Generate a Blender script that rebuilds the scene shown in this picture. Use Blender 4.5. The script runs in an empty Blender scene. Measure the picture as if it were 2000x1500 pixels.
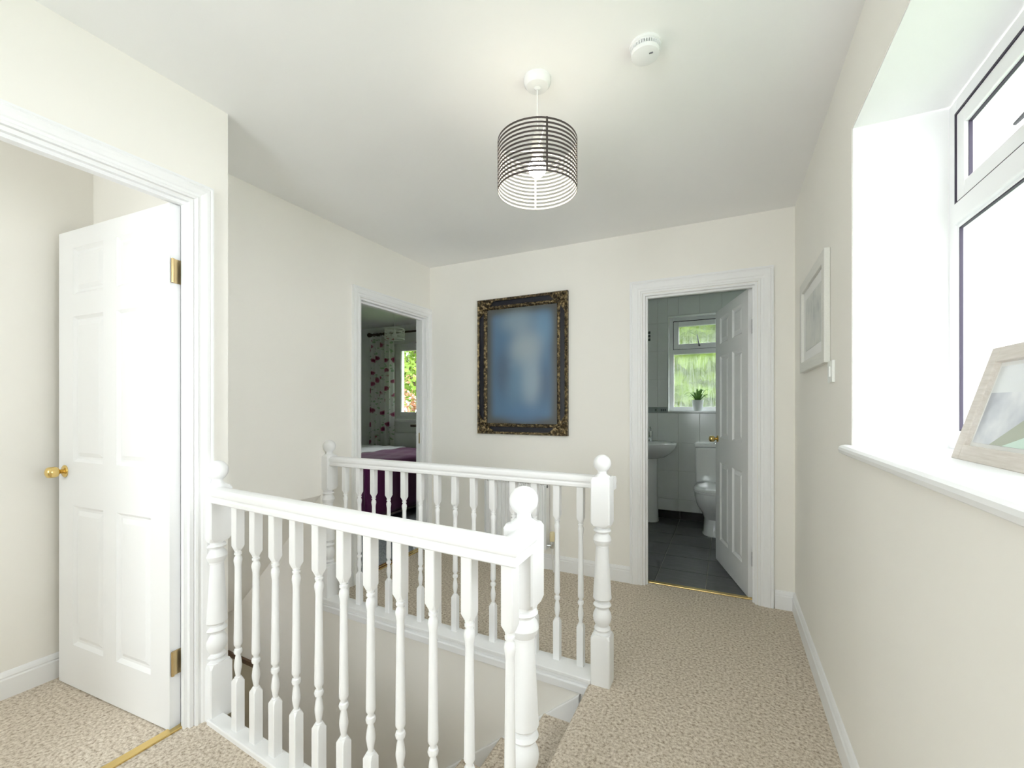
import bpy, bmesh, math, random
from mathutils import Vector, Matrix

random.seed(7)
S = bpy.context.scene
COL = S.collection
PI = math.pi

# ------------------------------------------------------------------ camera
F_PX, HORIZON, YAW, CAM_H = 859.0, 795.0, math.radians(26.0), 1.21
cd = bpy.data.cameras.new('camera')
cd.sensor_fit = 'HORIZONTAL'
cd.sensor_width = 36.0
cd.lens = 36.0 * F_PX / 2000.0
cd.shift_x = 0.0
cd.shift_y = (HORIZON - 750.0) / 2000.0
cd.clip_start = 0.02
cam = bpy.data.objects.new('camera', cd)
COL.objects.link(cam)
cam.location = (0, 0, CAM_H)
cam.rotation_euler = (PI / 2, 0, YAW)
S.camera = cam

# ------------------------------------------------------------------ sky, exposure
W = bpy.data.worlds.new('overcast_sky')
S.world = W
W.use_nodes = True
bg = W.node_tree.nodes['Background']
bg.inputs['Color'].default_value = (0.94, 0.97, 1.0, 1)
bg.inputs['Strength'].default_value = 4.0
S.view_settings.view_transform = 'Standard'
S.view_settings.look = 'None'
S.view_settings.gamma = 1.0
S.view_settings.use_curve_mapping = False
S.view_settings.exposure = 1.45
S.cycles.max_bounces = 12
S.cycles.diffuse_bounces = 8
S.cycles.use_adaptive_sampling = True
S.cycles.adaptive_threshold = 0.05
S.cycles.adaptive_min_samples = 16
S.cycles.glossy_bounces = 3
S.cycles.transmission_bounces = 6
S.cycles.transparent_max_bounces = 10
S.cycles.sample_clamp_indirect = 8.0
S.cycles.caustics_reflective = False
S.cycles.use_denoising = True

LAMP_STRENGTH = 17.0     # bulb on the landing


def portal(name, loc, rot, sx, sy):
    """guides daylight sampling through a window opening; gives off no light itself"""
    l = bpy.data.lights.new(name, 'AREA')
    l.shape = 'RECTANGLE'
    l.size, l.size_y = sx, sy
    l.cycles.is_portal = True
    o = bpy.data.objects.new(name, l)
    COL.objects.link(o)
    o.location, o.rotation_euler = loc, rot


# ------------------------------------------------------------------ materials
MATS = {}


def mat(name, col, rough=0.5, metal=0.0, spec=0.5, emit=None, estr=0.0, coat=0.0):
    m = bpy.data.materials.new(name)
    m.use_nodes = True
    b = m.node_tree.nodes['Principled BSDF']
    b.inputs['Base Color'].default_value = (*col, 1)
    b.inputs['Roughness'].default_value = rough
    b.inputs['Metallic'].default_value = metal
    b.inputs['Specular IOR Level'].default_value = spec
    b.inputs['Coat Weight'].default_value = coat
    if emit:
        b.inputs['Emission Color'].default_value = (*emit, 1)
        b.inputs['Emission Strength'].default_value = estr
    MATS[name] = m
    return m


def nodes_of(m):
    nt = m.node_tree
    return nt, nt.nodes, nt.links, nt.nodes['Principled BSDF']


def add_coords(m, scale=(1, 1, 1)):
    nt, N, L, b = nodes_of(m)
    tc = N.new('ShaderNodeTexCoord')
    mp = N.new('ShaderNodeMapping')
    mp.inputs['Scale'].default_value = scale
    L.new(tc.outputs['Object'], mp.inputs['Vector'])
    return mp.outputs['Vector']


def noise(m, vec, scale, detail=2.0, rough=0.5):
    nt, N, L, b = nodes_of(m)
    n = N.new('ShaderNodeTexNoise')
    n.inputs['Scale'].default_value = scale
    n.inputs['Detail'].default_value = detail
    n.inputs['Roughness'].default_value = rough
    L.new(vec, n.inputs['Vector'])
    return n


def ramp(m, fac, stops):
    nt, N, L, b = nodes_of(m)
    r = N.new('ShaderNodeValToRGB')
    e = r.color_ramp.elements
    while len(e) < len(stops):
        e.new(0.5)
    for i, (p, c) in enumerate(stops):
        e[i].position = p
        e[i].color = (*c, 1) if len(c) == 3 else c
    L.new(fac, r.inputs['Fac'])
    return r.outputs['Color']


def bump(m, h, strength=0.3, dist=0.002):
    nt, N, L, b = nodes_of(m)
    bp = N.new('ShaderNodeBump')
    bp.inputs['Strength'].default_value = strength
    bp.inputs['Distance'].default_value = dist
    L.new(h, bp.inputs['Height'])
    L.new(bp.outputs['Normal'], b.inputs['Normal'])


def setcol(m, c):
    nt, N, L, b = nodes_of(m)
    L.new(c, b.inputs['Base Color'])


def paint(name, col, rough, bs=0.06, var=0.015):
    m = mat(name, col, rough)
    v = add_coords(m)
    n = noise(m, v, 90, 3)
    bump(m, n.outputs['Fac'], bs, 0.001)
    n2 = noise(m, v, 1.3, 2)
    a = tuple(max(0, c - var) for c in col)
    d = tuple(min(1, c + var) for c in col)
    setcol(m, ramp(m, n2.outputs['Fac'], [(0.3, a), (0.7, d)]))
    return m


paint('cream_wall', (0.90, 0.88, 0.83), 0.75)
paint('white_ceiling', (0.92, 0.92, 0.92), 0.85)
paint('white_reveal', (0.87, 0.87, 0.87), 0.7)
mat('white_gloss', (0.885, 0.89, 0.895), 0.42, spec=0.25)
mat('white_plastic', (0.86, 0.87, 0.875), 0.25)
mat('white_matt', (0.82, 0.82, 0.81), 0.5)
mat('upvc', (0.88, 0.885, 0.90), 0.3)
mat('gasket', (0.035, 0.025, 0.05), 0.6)
mat('brass', (0.83, 0.62, 0.25), 0.22, metal=1.0)
mat('old_brass', (0.62, 0.47, 0.25), 0.3, metal=1.0)
mat('chrome', (0.75, 0.77, 0.78), 0.12, metal=1.0)
mat('dark_metal', (0.2, 0.2, 0.22), 0.35, metal=1.0)
mat('ceramic', (0.86, 0.87, 0.875), 0.08, coat=0.4)
mat('switch_white', (0.87, 0.89, 0.87), 0.3)
paint('bath_ceiling_white', (0.85, 0.87, 0.87), 0.8)
paint('pale_bedroom_wall', (0.80, 0.82, 0.795), 0.8)
mat('bulb_glass', (1, 0.95, 0.85), 0.3, emit=(1.0, 0.92, 0.80), estr=LAMP_STRENGTH)
mat('shade_outside', (0.05, 0.038, 0.035), 0.55)
mat('shade_inside', (0.78, 0.73, 0.66), 0.6)
mat('cord_white', (0.8, 0.8, 0.78), 0.5)
mat('lamp_holder_white', (0.80, 0.79, 0.76), 0.4)
mat('black_panel', (0.008, 0.008, 0.016), 0.35)
mat('mat_board', (0.85, 0.85, 0.84), 0.8)
mat('white_bed_linen', (0.84, 0.84, 0.86), 0.9)
mat('grout', (0.72, 0.73, 0.72), 0.8)
mat('floor_grout', (0.48, 0.48, 0.45), 0.8)
mat('pot_glaze', (0.78, 0.81, 0.82), 0.35)
mat('soil', (0.05, 0.035, 0.025), 0.9)
mat('ground_bank', (0.10, 0.17, 0.045), 0.95)
mat('trunk', (0.10, 0.07, 0.045), 0.9)
mat('trv_cream', (0.78, 0.68, 0.42), 0.4)


def carpet(name, dark, mid, light, scale=1.0):
    m = mat(name, mid, 0.95, spec=0.1)
    v = add_coords(m)
    n1 = noise(m, v, 85 * scale, 3, 0.65)
    setcol(m, ramp(m, n1.outputs['Fac'], [(0.30, dark), (0.47, mid), (0.66, light)]))
    n2 = noise(m, v, 90 * scale, 2, 0.6)
    bump(m, n2.outputs['Fac'], 0.9, 0.006)
    return m


carpet('beige_carpet', (0.31, 0.245, 0.18), (0.61, 0.53, 0.43), (0.80, 0.73, 0.63))
carpet('grey_carpet', (0.22, 0.24, 0.27), (0.40, 0.42, 0.46), (0.52, 0.54, 0.57))


def slate(name, a, b_, rough):
    m = mat(name, a, rough)
    v = add_coords(m, (3, 14, 3))
    n = noise(m, v, 2.2, 5, 0.6)
    setcol(m, ramp(m, n.outputs['Fac'], [(0.3, a), (0.7, b_)]))
    bump(m, n.outputs['Fac'], 0.12, 0.002)
    return m


slate('slate_tile', (0.075, 0.078, 0.083), (0.125, 0.128, 0.133), 0.36)
slate('skirting_tile', (0.03, 0.028, 0.03), (0.055, 0.05, 0.052), 0.4)
mat('wall_tile', (0.83, 0.85, 0.845), 0.14)
mat('border_tile', (0.36, 0.40, 0.41), 0.25)
mat('mosaic_dark', (0.13, 0.15, 0.16), 0.2)


def gilt():
    m = mat('antique_gilt', (0.40, 0.30, 0.14), 0.38, metal=0.75)
    v = add_coords(m)
    n = noise(m, v, 55, 3, 0.65)
    setcol(m, ramp(m, n.outputs['Fac'], [(0.36, (0.02, 0.016, 0.012)), (0.52, (0.13, 0.095, 0.05)),
                                         (0.72, (0.55, 0.42, 0.22))]))
    bump(m, n.outputs['Fac'], 0.9, 0.006)


gilt()


def wood(name, a, b_, scale=(30, 3, 30), rough=0.45):
    m = mat(name, a, rough)
    v = add_coords(m, scale)
    n = noise(m, v, 3.0, 4, 0.6)
    setcol(m, ramp(m, n.outputs['Fac'], [(0.3, a), (0.7, b_)]))
    return m


wood('dark_wood', (0.055, 0.032, 0.02), (0.11, 0.065, 0.04))
wood('brown_frame', (0.10, 0.055, 0.03), (0.17, 0.10, 0.055))
wood('limed_wood', (0.60, 0.54, 0.48), (0.72, 0.67, 0.62), (60, 4, 60), 0.6)
wood('white_washed_wood', (0.72, 0.72, 0.68), (0.78, 0.78, 0.74), (60, 4, 60), 0.5)


def fabric(name, col, rough=0.9, sheen=0.3):
    m = mat(name, col, rough, spec=0.15)
    b = m.node_tree.nodes['Principled BSDF']
    b.inputs['Sheen Weight'].default_value = sheen
    v = add_coords(m)
    n = noise(m, v, 300, 2)
    bump(m, n.outputs['Fac'], 0.3, 0.002)
    return m


fabric('plum_throw', (0.155, 0.022, 0.115))
fabric('bed_base_fabric', (0.10, 0.045, 0.06))
fabric('bed_trim_fabric', (0.45, 0.40, 0.34))


def canvas_mat():
    # blurred blue print, no readable picture
    m = mat('blue_canvas', (0.1, 0.2, 0.3), 0.35)
    nt, N, L, b = nodes_of(m)
    tc = N.new('ShaderNodeTexCoord')
    mp = N.new('ShaderNodeMapping')
    mp.inputs['Location'].default_value = (1.419, 0, -1.53)
    L.new(tc.outputs['Object'], mp.inputs['Vector'])

    def blob(cx, cz, sx, sz, p0, p1):
        q = N.new('ShaderNodeMapping')
        q.inputs['Location'].default_value = (-cx / sx, 0, -cz / sz)
        q.inputs['Scale'].default_value = (1 / sx, 0, 1 / sz)
        L.new(mp.outputs['Vector'], q.inputs['Vector'])
        ln = N.new('ShaderNodeVectorMath')
        ln.operation = 'LENGTH'
        L.new(q.outputs['Vector'], ln.inputs[0])
        mr = N.new('ShaderNodeMapRange')
        mr.interpolation_type = 'SMOOTHERSTEP'
        mr.inputs['From Min'].default_value = p0
        mr.inputs['From Max'].default_value = p1
        mr.inputs['To Min'].default_value = 1
        mr.inputs['To Max'].default_value = 0
        L.new(ln.outputs['Value'], mr.inputs['Value'])
        return mr.outputs['Result']

    cur = None

    def over(base, col, fac, amt):
        mx = N.new('ShaderNodeMix')
        mx.data_type = 'RGBA'
        mu = N.new('ShaderNodeMath')
        mu.operation = 'MULTIPLY'
        mu.inputs[1].default_value = amt
        L.new(fac, mu.inputs[0])
        L.new(mu.outputs[0], mx.inputs[0])
        if isinstance(base, tuple):
            mx.inputs[6].default_value = (*base, 1)
        else:
            L.new(base, mx.inputs[6])
        mx.inputs[7].default_value = (*col, 1)
        return mx.outputs[2]

    c = (0.095, 0.10, 0.095)
    # superelliptic centre: two wide blobs
    bx, bz = blob(0, 0, 0.30, 1e6, 0.66, 1.0), blob(0, 0, 1e6, 0.455, 0.76, 1.0)
    mm = N.new('ShaderNodeMath')
    mm.operation = 'MULTIPLY'
    L.new(bx, mm.inputs[0])
    L.new(bz, mm.inputs[1])
    c = over(c, (0.10, 0.19, 0.31), mm.outputs[0], 1.0)
    c = over(c, (0.085, 0.125, 0.19), blob(-0.15, -0.05, 0.13, 0.3, 0.0, 1.0), 0.8)
    c = over(c, (0.17, 0.30, 0.44), blob(0.18, 0.27, 0.13, 0.22, 0.0, 1.0), 0.7)
    c = over(c, (0.085, 0.13, 0.20), blob(0.2, -0.15, 0.13, 0.25, 0.0, 1.0), 0.7)
    c = over(c, (0.32, 0.40, 0.44), blob(-0.03, 0.34, 0.26, 0.17, 0.0, 1.0), 0.55)
    c = over(c, (0.40, 0.46, 0.48), blob(0.04, 0.13, 0.24, 0.26, 0.0, 1.0), 0.75)
    c = over(c, (0.36, 0.44, 0.50), blob(0.08, -0.12, 0.15, 0.34, 0.0, 1.0), 0.75)
    c = over(c, (0.20, 0.32, 0.42), blob(-0.03, -0.12, 0.18, 0.32, 0.0, 1.0), 0.4)
    c = over(c, (0.10, 0.20, 0.36), blob(0.02, -0.38, 0.28, 0.13, 0.0, 1.0), 0.6)
    L.new(c, b.inputs['Base Color'])


canvas_mat()


def print_mat(name, a, b_, c, scale):
    m = mat(name, a, 0.35)
    v = add_coords(m)
    n = noise(m, v, scale, 3, 0.55)
    setcol(m, ramp(m, n.outputs['Fac'], [(0.35, a), (0.5, b_), (0.65, c)]))


print_mat('grey_print', (0.42, 0.45, 0.45), (0.60, 0.62, 0.60), (0.70, 0.71, 0.67), 7)
mat('beach_sky', (0.72, 0.74, 0.75), 0.3)
print_mat('beach_sea', (0.45, 0.47, 0.52), (0.60, 0.62, 0.66), (0.74, 0.75, 0.77), 9)
mat('beach_dune', (0.42, 0.45, 0.36), 0.4)
mat('beach_green', (0.62, 0.78, 0.68), 0.4)
mat('stair_print', (0.55, 0.50, 0.38), 0.5)


def curtain_mat():
    m = mat('floral_curtain', (0.8, 0.8, 0.78), 0.9, spec=0.1)
    nt, N, L, b = nodes_of(m)
    v = add_coords(m, (1, 0.25, 1))
    warp = noise(m, v, 16, 3)
    add = N.new('ShaderNodeVectorMath')
    add.operation = 'MULTIPLY_ADD'
    L.new(warp.outputs['Color'], add.inputs[0])
    add.inputs[1].default_value = (0.07, 0.07, 0.07)
    L.new(v, add.inputs[2])

    def cells(scale, t0, t1):
        vo = N.new('ShaderNodeTexVoronoi')
        vo.inputs['Scale'].default_value = scale
        L.new(add.outputs[0], vo.inputs['Vector'])
        mr = N.new('ShaderNodeMapRange')
        mr.inputs['From Min'].default_value = t0
        mr.inputs['From Max'].default_value = t1
        mr.inputs['To Min'].default_value = 1
        mr.inputs['To Max'].default_value = 0
        L.new(vo.outputs['Distance'], mr.inputs['Value'])
        return mr.outputs['Result']

    def over(base, col, fac):
        mx = N.new('ShaderNodeMix')
        mx.data_type = 'RGBA'
        L.new(fac, mx.inputs[0])
        if isinstance(base, tuple):
            mx.inputs[6].default_value = (*base, 1)
        else:
            L.new(base, mx.inputs[6])
        mx.inputs[7].default_value = (*col, 1)
        return mx.outputs[2]

    c = over((0.82, 0.83, 0.81), (0.45, 0.60, 0.45), cells(19, 0.22, 0.30))
    c = over(c, (0.50, 0.16, 0.27), cells(8.5, 0.26, 0.34))
    c = over(c, (0.30, 0.04, 0.12), cells(8.5, 0.10, 0.22))
    L.new(c, b.inputs['Base Color'])
    # light passes through the cotton
    tr = N.new('ShaderNodeBsdfTranslucent')
    L.new(c, tr.inputs['Color'])
    ms = N.new('ShaderNodeMixShader')
    ms.inputs[0].default_value = 0.35
    out = N['Material Output']
    L.new(b.outputs[0], ms.inputs[1])
    L.new(tr.outputs[0], ms.inputs[2])
    L.new(ms.outputs[0], out.inputs['Surface'])


curtain_mat()


def glass_mats():
    # clear glazing
    m = bpy.data.materials.new('clear_glass')
    m.use_nodes = True
    N, L = m.node_tree.nodes, m.node_tree.links
    N.remove(N['Principled BSDF'])
    t = N.new('ShaderNodeBsdfTransparent')
    t.inputs['Color'].default_value = (0.97, 0.985, 0.98, 1)
    g = N.new('ShaderNodeBsdfGlossy')
    g.inputs['Roughness'].default_value = 0.02
    fr = N.new('ShaderNodeFresnel')
    fr.inputs['IOR'].default_value = 1.25
    mx = N.new('ShaderNodeMixShader')
    L.new(fr.outputs[0], mx.inputs[0])
    L.new(t.outputs[0], mx.inputs[1])
    L.new(g.outputs[0], mx.inputs[2])
    L.new(mx.outputs[0], N['Material Output'].inputs['Surface'])
    MATS['clear_glass'] = m


def obscure_glass(name, tint, scatter, milk):
    # obscure glazing with fine vertical reeds
    m = bpy.data.materials.new(name)
    m.use_nodes = True
    N, L = m.node_tree.nodes, m.node_tree.links
    N.remove(N['Principled BSDF'])
    tc = N.new('ShaderNodeTexCoord')
    mp = N.new('ShaderNodeMapping')
    mp.inputs['Scale'].default_value = (150, 150, 7)
    L.new(tc.outputs['Object'], mp.inputs['Vector'])
    n = N.new('ShaderNodeTexNoise')
    n.inputs['Scale'].default_value = 1.0
    n.inputs['Detail'].default_value = 3
    L.new(mp.outputs[0], n.inputs['Vector'])
    bp = N.new('ShaderNodeBump')
    bp.inputs['Strength'].default_value = 1.0
    bp.inputs['Distance'].default_value = 0.0016
    L.new(n.outputs['Fac'], bp.inputs['Height'])
    rf = N.new('ShaderNodeBsdfRefraction')
    rf.inputs['IOR'].default_value = 1.35
    rf.inputs['Roughness'].default_value = 0.12
    rf.inputs['Color'].default_value = (tint, tint * 1.01, tint * 1.01, 1)
    L.new(bp.outputs[0], rf.inputs['Normal'])
    t = N.new('ShaderNodeBsdfTransparent')
    t.inputs['Color'].default_value = (tint, tint * 1.01, tint * 1.01, 1)
    tl = N.new('ShaderNodeBsdfTranslucent')
    tl.inputs['Color'].default_value = (0.85, 0.88, 0.9, 1)
    L.new(bp.outputs[0], tl.inputs['Normal'])
    m1 = N.new('ShaderNodeMixShader')
    m1.inputs[0].default_value = scatter
    L.new(t.outputs[0], m1.inputs[1])
    L.new(rf.outputs[0], m1.inputs[2])
    r = N.new('ShaderNodeValToRGB')
    r.color_ramp.elements[0].position = 0.35
    r.color_ramp.elements[0].color = (0.0, 0.0, 0.0, 1)
    r.color_ramp.elements[1].position = 0.72
    r.color_ramp.elements[1].color = (milk, milk, milk, 1)
    L.new(n.outputs['Fac'], r.inputs[0])
    m2 = N.new('ShaderNodeMixShader')
    L.new(r.outputs[0], m2.inputs[0])
    L.new(m1.outputs[0], m2.inputs[1])
    L.new(tl.outputs[0], m2.inputs[2])
    L.new(m2.outputs[0], N['Material Output'].inputs['Surface'])
    MATS[name] = m


obscure_glass('reeded_glass', 0.93, 0.50, 0.20)
glass_mats()


def leaf_mat(name, a, b_, trans=0.45):
    m = mat(name, a, 0.6, spec=0.3)
    nt, N, L, b = nodes_of(m)
    v = add_coords(m)
    n = noise(m, v, 9, 2)
    c = ramp(m, n.outputs['Fac'], [(0.35, a), (0.65, b_)])
    setcol(m, c)
    tr = N.new('ShaderNodeBsdfTranslucent')
    L.new(c, tr.inputs['Color'])
    ms = N.new('ShaderNodeMixShader')
    ms.inputs[0].default_value = trans
    L.new(b.outputs[0], ms.inputs[1])
    L.new(tr.outputs[0], ms.inputs[2])
    L.new(ms.outputs[0], N['Material Output'].inputs['Surface'])


leaf_mat('leaf_green', (0.10, 0.18, 0.02), (0.21, 0.29, 0.045))
leaf_mat('leaf_mid', (0.06, 0.13, 0.02), (0.12, 0.20, 0.035))
leaf_mat('leaf_dark', (0.035, 0.09, 0.02), (0.085, 0.16, 0.035))
leaf_mat('leaf_copper', (0.24, 0.10, 0.05), (0.36, 0.23, 0.14))
leaf_mat('house_plant_leaf', (0.07, 0.17, 0.04), (0.16, 0.30, 0.07), 0.3)


# ------------------------------------------------------------------ mesh helpers
class MB:
    def __init__(s):
        s.v, s.f, s.m = [], [], []

    def add(s, vs, fs, mi=0):
        k = len(s.v)
        s.v += [tuple(p) for p in vs]
        s.f += [tuple(i + k for i in f) for f in fs]
        s.m += [mi] * len(fs)
        return s

    def box(s, x0, x1, y0, y1, z0, z1, mi=0):
        vs = [(x, y, z) for z in (z0, z1) for y in (y0, y1) for x in (x0, x1)]
        return s.add(vs, [(0, 2, 3, 1), (4, 5, 7, 6), (0, 1, 5, 4), (2, 6, 7, 3), (0, 4, 6, 2), (1, 3, 7, 5)], mi)

    def prism(s, poly, z0, z1, mi=0):
        n = len(poly)
        vs = [(x, y, z0) for x, y in poly] + [(x, y, z1) for x, y in poly]
        fs = [tuple(range(n - 1, -1, -1)), tuple(range(n, 2 * n))]
        fs += [(i, (i + 1) % n, n + (i + 1) % n, n + i) for i in range(n)]
        return s.add(vs, fs, mi)

    def loft(s, rings, mi=0, cap0=True, cap1=True):
        n = len(rings[0])
        vs = [p for r in rings for p in r]
        fs = []
        for k in range(len(rings) - 1):
            for i in range(n):
                j = (i + 1) % n
                fs.append((k * n + i, k * n + j, (k + 1) * n + j, (k + 1) * n + i))
        if cap0:
            fs.append(tuple(range(n - 1, -1, -1)))
        if cap1:
            fs.append(tuple((len(rings) - 1) * n + i for i in range(n)))
        return s.add(vs, fs, mi)

    def lathe(s, prof, seg=20, at=(0, 0, 0), axis='z', mi=0, cap0=True, cap1=True):
        """prof: list of (radius, height)"""
        rings = []
        for r, h in prof:
            ring = []
            for i in range(seg):
                a = 2 * PI * i / seg
                u, w = r * math.cos(a), r * math.sin(a)
                if axis == 'z':
                    p = (u, w, h)
                elif axis == 'y':
                    p = (u, h, -w)
                else:
                    p = (h, u, w)
                ring.append((p[0] + at[0], p[1] + at[1], p[2] + at[2]))
            rings.append(ring)
        return s.loft(rings, mi, cap0, cap1)

    def tube(s, pts, r, seg=10, mi=0):
        rings = []
        P = [Vector(p) for p in pts]
        for i, p in enumerate(P):
            d = (P[min(i + 1, len(P) - 1)] - P[max(i - 1, 0)]).normalized()
            up = Vector((0, 0, 1)) if abs(d.z) < 0.9 else Vector((1, 0, 0))
            a = d.cross(up).normalized()
            b = d.cross(a).normalized()
            rr = r[i] if isinstance(r, (list, tuple)) else r
            rings.append([p + a * rr * math.cos(2 * PI * k / seg) + b * rr * math.sin(2 * PI * k / seg) for k in range(seg)])
        return s.loft(rings, mi)

    def build(s, name, mats, parent=None, smooth=False, bevel=0.0, seg=2, local=False, bridge=True, angle=35):
        me = bpy.data.meshes.new(name)
        me.from_pydata(s.v, [], s.f)
        bm = bmesh.new()
        bm.from_mesh(me)
        bmesh.ops.recalc_face_normals(bm, faces=bm.faces)
        bm.to_mesh(me)
        bm.free()
        for mm in (mats if isinstance(mats, (list, tuple)) else [mats]):
            me.materials.append(MATS[mm])
        me.polygons.foreach_set('material_index', s.m)
        if smooth:
            me.polygons.foreach_set('use_smooth', [True] * len(s.f))
            me.set_sharp_from_angle(angle=math.radians(angle))
        me.update()
        return link(name, me, parent, bevel, seg, local)


def link(name, me, parent=None, bevel=0.0, seg=2, local=False):
    o = bpy.data.objects.new(name, me)
    COL.objects.link(o)
    if parent is not None:
        o.parent = parent
        if not local:
            root = parent
            off = Vector((0, 0, 0))
            while root is not None:
                off += Vector(root.location) if root.get('_off', 1) else Vector((0, 0, 0))
                root = root.parent
            if parent.type == 'EMPTY':
                o.matrix_parent_inverse = Matrix.Translation(-Vector(parent.location))
    if bevel:
        b = o.modifiers.new('bevel', 'BEVEL')
        b.width, b.segments = bevel, seg
        b.limit_method = 'ANGLE'
        b.angle_limit = math.radians(40)
        b.harden_normals = False
    return o


def thing(name, label, cat, loc=(0, 0, 0), rotz=0.0, group=None):
    o = bpy.data.objects.new(name, None)
    COL.objects.link(o)
    o.empty_display_size = 0.05
    o.location = loc
    o.rotation_euler = (0, 0, rotz)
    o['label'], o['category'] = label, cat
    if group:
        o['group'] = group
    return o


def tag(o, label, cat, group=None):
    o['label'], o['category'] = label, cat
    if group:
        o['group'] = group
    return o


def struct(o, label=None, cat=None):
    o['kind'] = 'structure'
    if label:
        o['label'] = label
    if cat:
        o['category'] = cat
    return o


def sempty(name, loc, label, cat, rotz=0.0):
    return struct(thing(name, label, cat, loc, rotz))


def wall_x(mb, x0, x1, y0, y1, z0, z1, opens=(), mi=0):
    """wall slab with thickness in x; opens: (ya, yb, za, zb)"""
    ys = y0
    for ya, yb, za, zb in sorted(opens):
        if ya > ys:
            mb.box(x0, x1, ys, ya, z0, z1, mi)
        if za > z0:
            mb.box(x0, x1, ya, yb, z0, za, mi)
        if zb < z1:
            mb.box(x0, x1, ya, yb, zb, z1, mi)
        ys = yb
    if ys < y1:
        mb.box(x0, x1, ys, y1, z0, z1, mi)
    return mb


def wall_y(mb, y0, y1, x0, x1, z0, z1, opens=(), mi=0):
    xs = x0
    for xa, xb, za, zb in sorted(opens):
        if xa > xs:
            mb.box(xs, xa, y0, y1, z0, z1, mi)
        if za > z0:
            mb.box(xa, xb, y0, y1, z0, za, mi)
        if zb < z1:
            mb.box(xa, xb, y0, y1, zb, z1, mi)
        xs = xb
    if xs < x1:
        mb.box(xs, x1, y0, y1, z0, z1, mi)
    return mb


# ------------------------------------------------------------------ main dimensions
CEIL = 2.40
XR = 0.365                 # right wall face
YB = 3.08                  # back wall face
XL = -2.285                # left wall face (bedroom door)
XN = -1.82                 # near left wall face (six-panel door)
YREAR = -1.35
YEXT = 5.05                # inner face of the outside wall of bathroom and bedroom

# ------------------------------------------------------------------ floors
SW_F0, SW_F1 = (-1.82, 1.048), (-0.53, 0.985)       # stairwell opening, landing-side front edge
SW_B0, SW_B1 = (-2.285, 1.955), (-0.53, 1.885)      # stairwell wall under the rear balustrade

mb = MB()
mb.prism([(-2.80, YREAR), (0.66, YREAR), (0.66, 0.985), SW_F1, SW_F0, (-1.82, 1.05), (-2.80, 1.05)], -0.22, 0.0)
mb.prism([SW_F1, (0.66, 0.985), (0.66, 1.885), SW_B1], -0.22, 0.0)
mb.prism([SW_B0, SW_B1, (0.66, 1.885), (0.66, 3.17), (-2.34, 3.17), (-2.34, 1.955)], -0.22, 0.0)
fl = struct(mb.build('floor', 'beige_carpet'), 'speckled beige loop pile carpet of the landing', 'floor')
# rounded carpet nosing over the top step
nz = MB()
nz.tube([(-0.53, 0.99, -0.016), (-0.53, 1.884, -0.016)], 0.016, 12)
nz.build('carpet_nosing', 'beige_carpet', fl, smooth=True)

mb = MB().box(-6.1, -2.34, 2.06, 5.35, -0.22, -0.003)
struct(mb.build('floor_bedroom', 'grey_carpet'), 'blue-grey bedroom carpet', 'floor')

bf = struct(MB().box(-1.35, 0.66, 3.17, 5.33, -0.22, -0.008).build('floor_bathroom', 'floor_grout'),
            'dark slate-grey tiled bathroom floor', 'floor')
tile_meshes = {}
x_lines = [-1.35, -1.10, -0.775, -0.45, -0.125, 0.20, 0.525, 0.58]
y_lines = [3.17, 3.47, 3.795, 4.12, 4.445, 4.77, 5.05]
for i in range(len(x_lines) - 1):
    for j in range(len(y_lines) - 1):
        w, h = x_lines[i + 1] - x_lines[i] - 0.005, y_lines[j + 1] - y_lines[j] - 0.005
        key = (round(w, 3), round(h, 3))
        if key not in tile_meshes:
            t = MB().box(-w / 2, w / 2, -h / 2, h / 2, -0.009, 0.0)
            o = t.build('floor_tile', 'slate_tile', bf, bevel=0.0015, seg=1, local=True)
            tile_meshes[key] = o
        else:
            o = tile_meshes[key].copy()
            COL.objects.link(o)
        o.location = ((x_lines[i] + x_lines[i + 1]) / 2, (y_lines[j] + y_lines[j + 1]) / 2, 0.0)

# ------------------------------------------------------------------ ceiling
ce = MB()
ce.box(-2.80, 0.72, YREAR - 0.1, 3.13, CEIL, CEIL + 0.12)
struct(ce.build('ceiling', 'white_ceiling'), 'smooth white landing ceiling', 'ceiling')
struct(MB().box(-6.1, -2.34, 2.0, 5.35, CEIL + 0.002, CEIL + 0.1).build('ceiling_bedroom', 'white_ceiling'),
       'white bedroom ceiling', 'ceiling')
struct(MB().box(-2.34, 0.66, 3.13, 5.35, CEIL + 0.001, CEIL + 0.1).build('ceiling_bathroom', 'bath_ceiling_white'),
       'white bathroom ceiling', 'ceiling')

# ------------------------------------------------------------------ walls
WIN_R = (0.40, 1.765, 1.062, 2.114)
mb = wall_x(MB(), XR, 0.633, YREAR, 3.13, -0.22, CEIL, [WIN_R])
struct(mb.build('wall_right', 'cream_wall'), 'cream wall holding the deep set window', 'wall')

BATH_D = (-0.508, 0.168, -0.22, 1.975)
mb = wall_y(MB(), YB, 3.13, -2.335, XR, 0.0, CEIL, [(BATH_D[0], BATH_D[1], 0.0, BATH_D[3])])
wb = struct(mb.build('wall_back', 'cream_wall'), 'cream wall with the gilt framed picture', 'wall')
mb = wall_y(MB(), 3.13, 3.18, -2.335, 0.66, 0.0, CEIL, [(BATH_D[0], BATH_D[1], 0.0, BATH_D[3])])
struct(mb.build('wall_bathroom_front', 'wall_tile'), 'white inner side of the bathroom door wall', 'wall')

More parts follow.
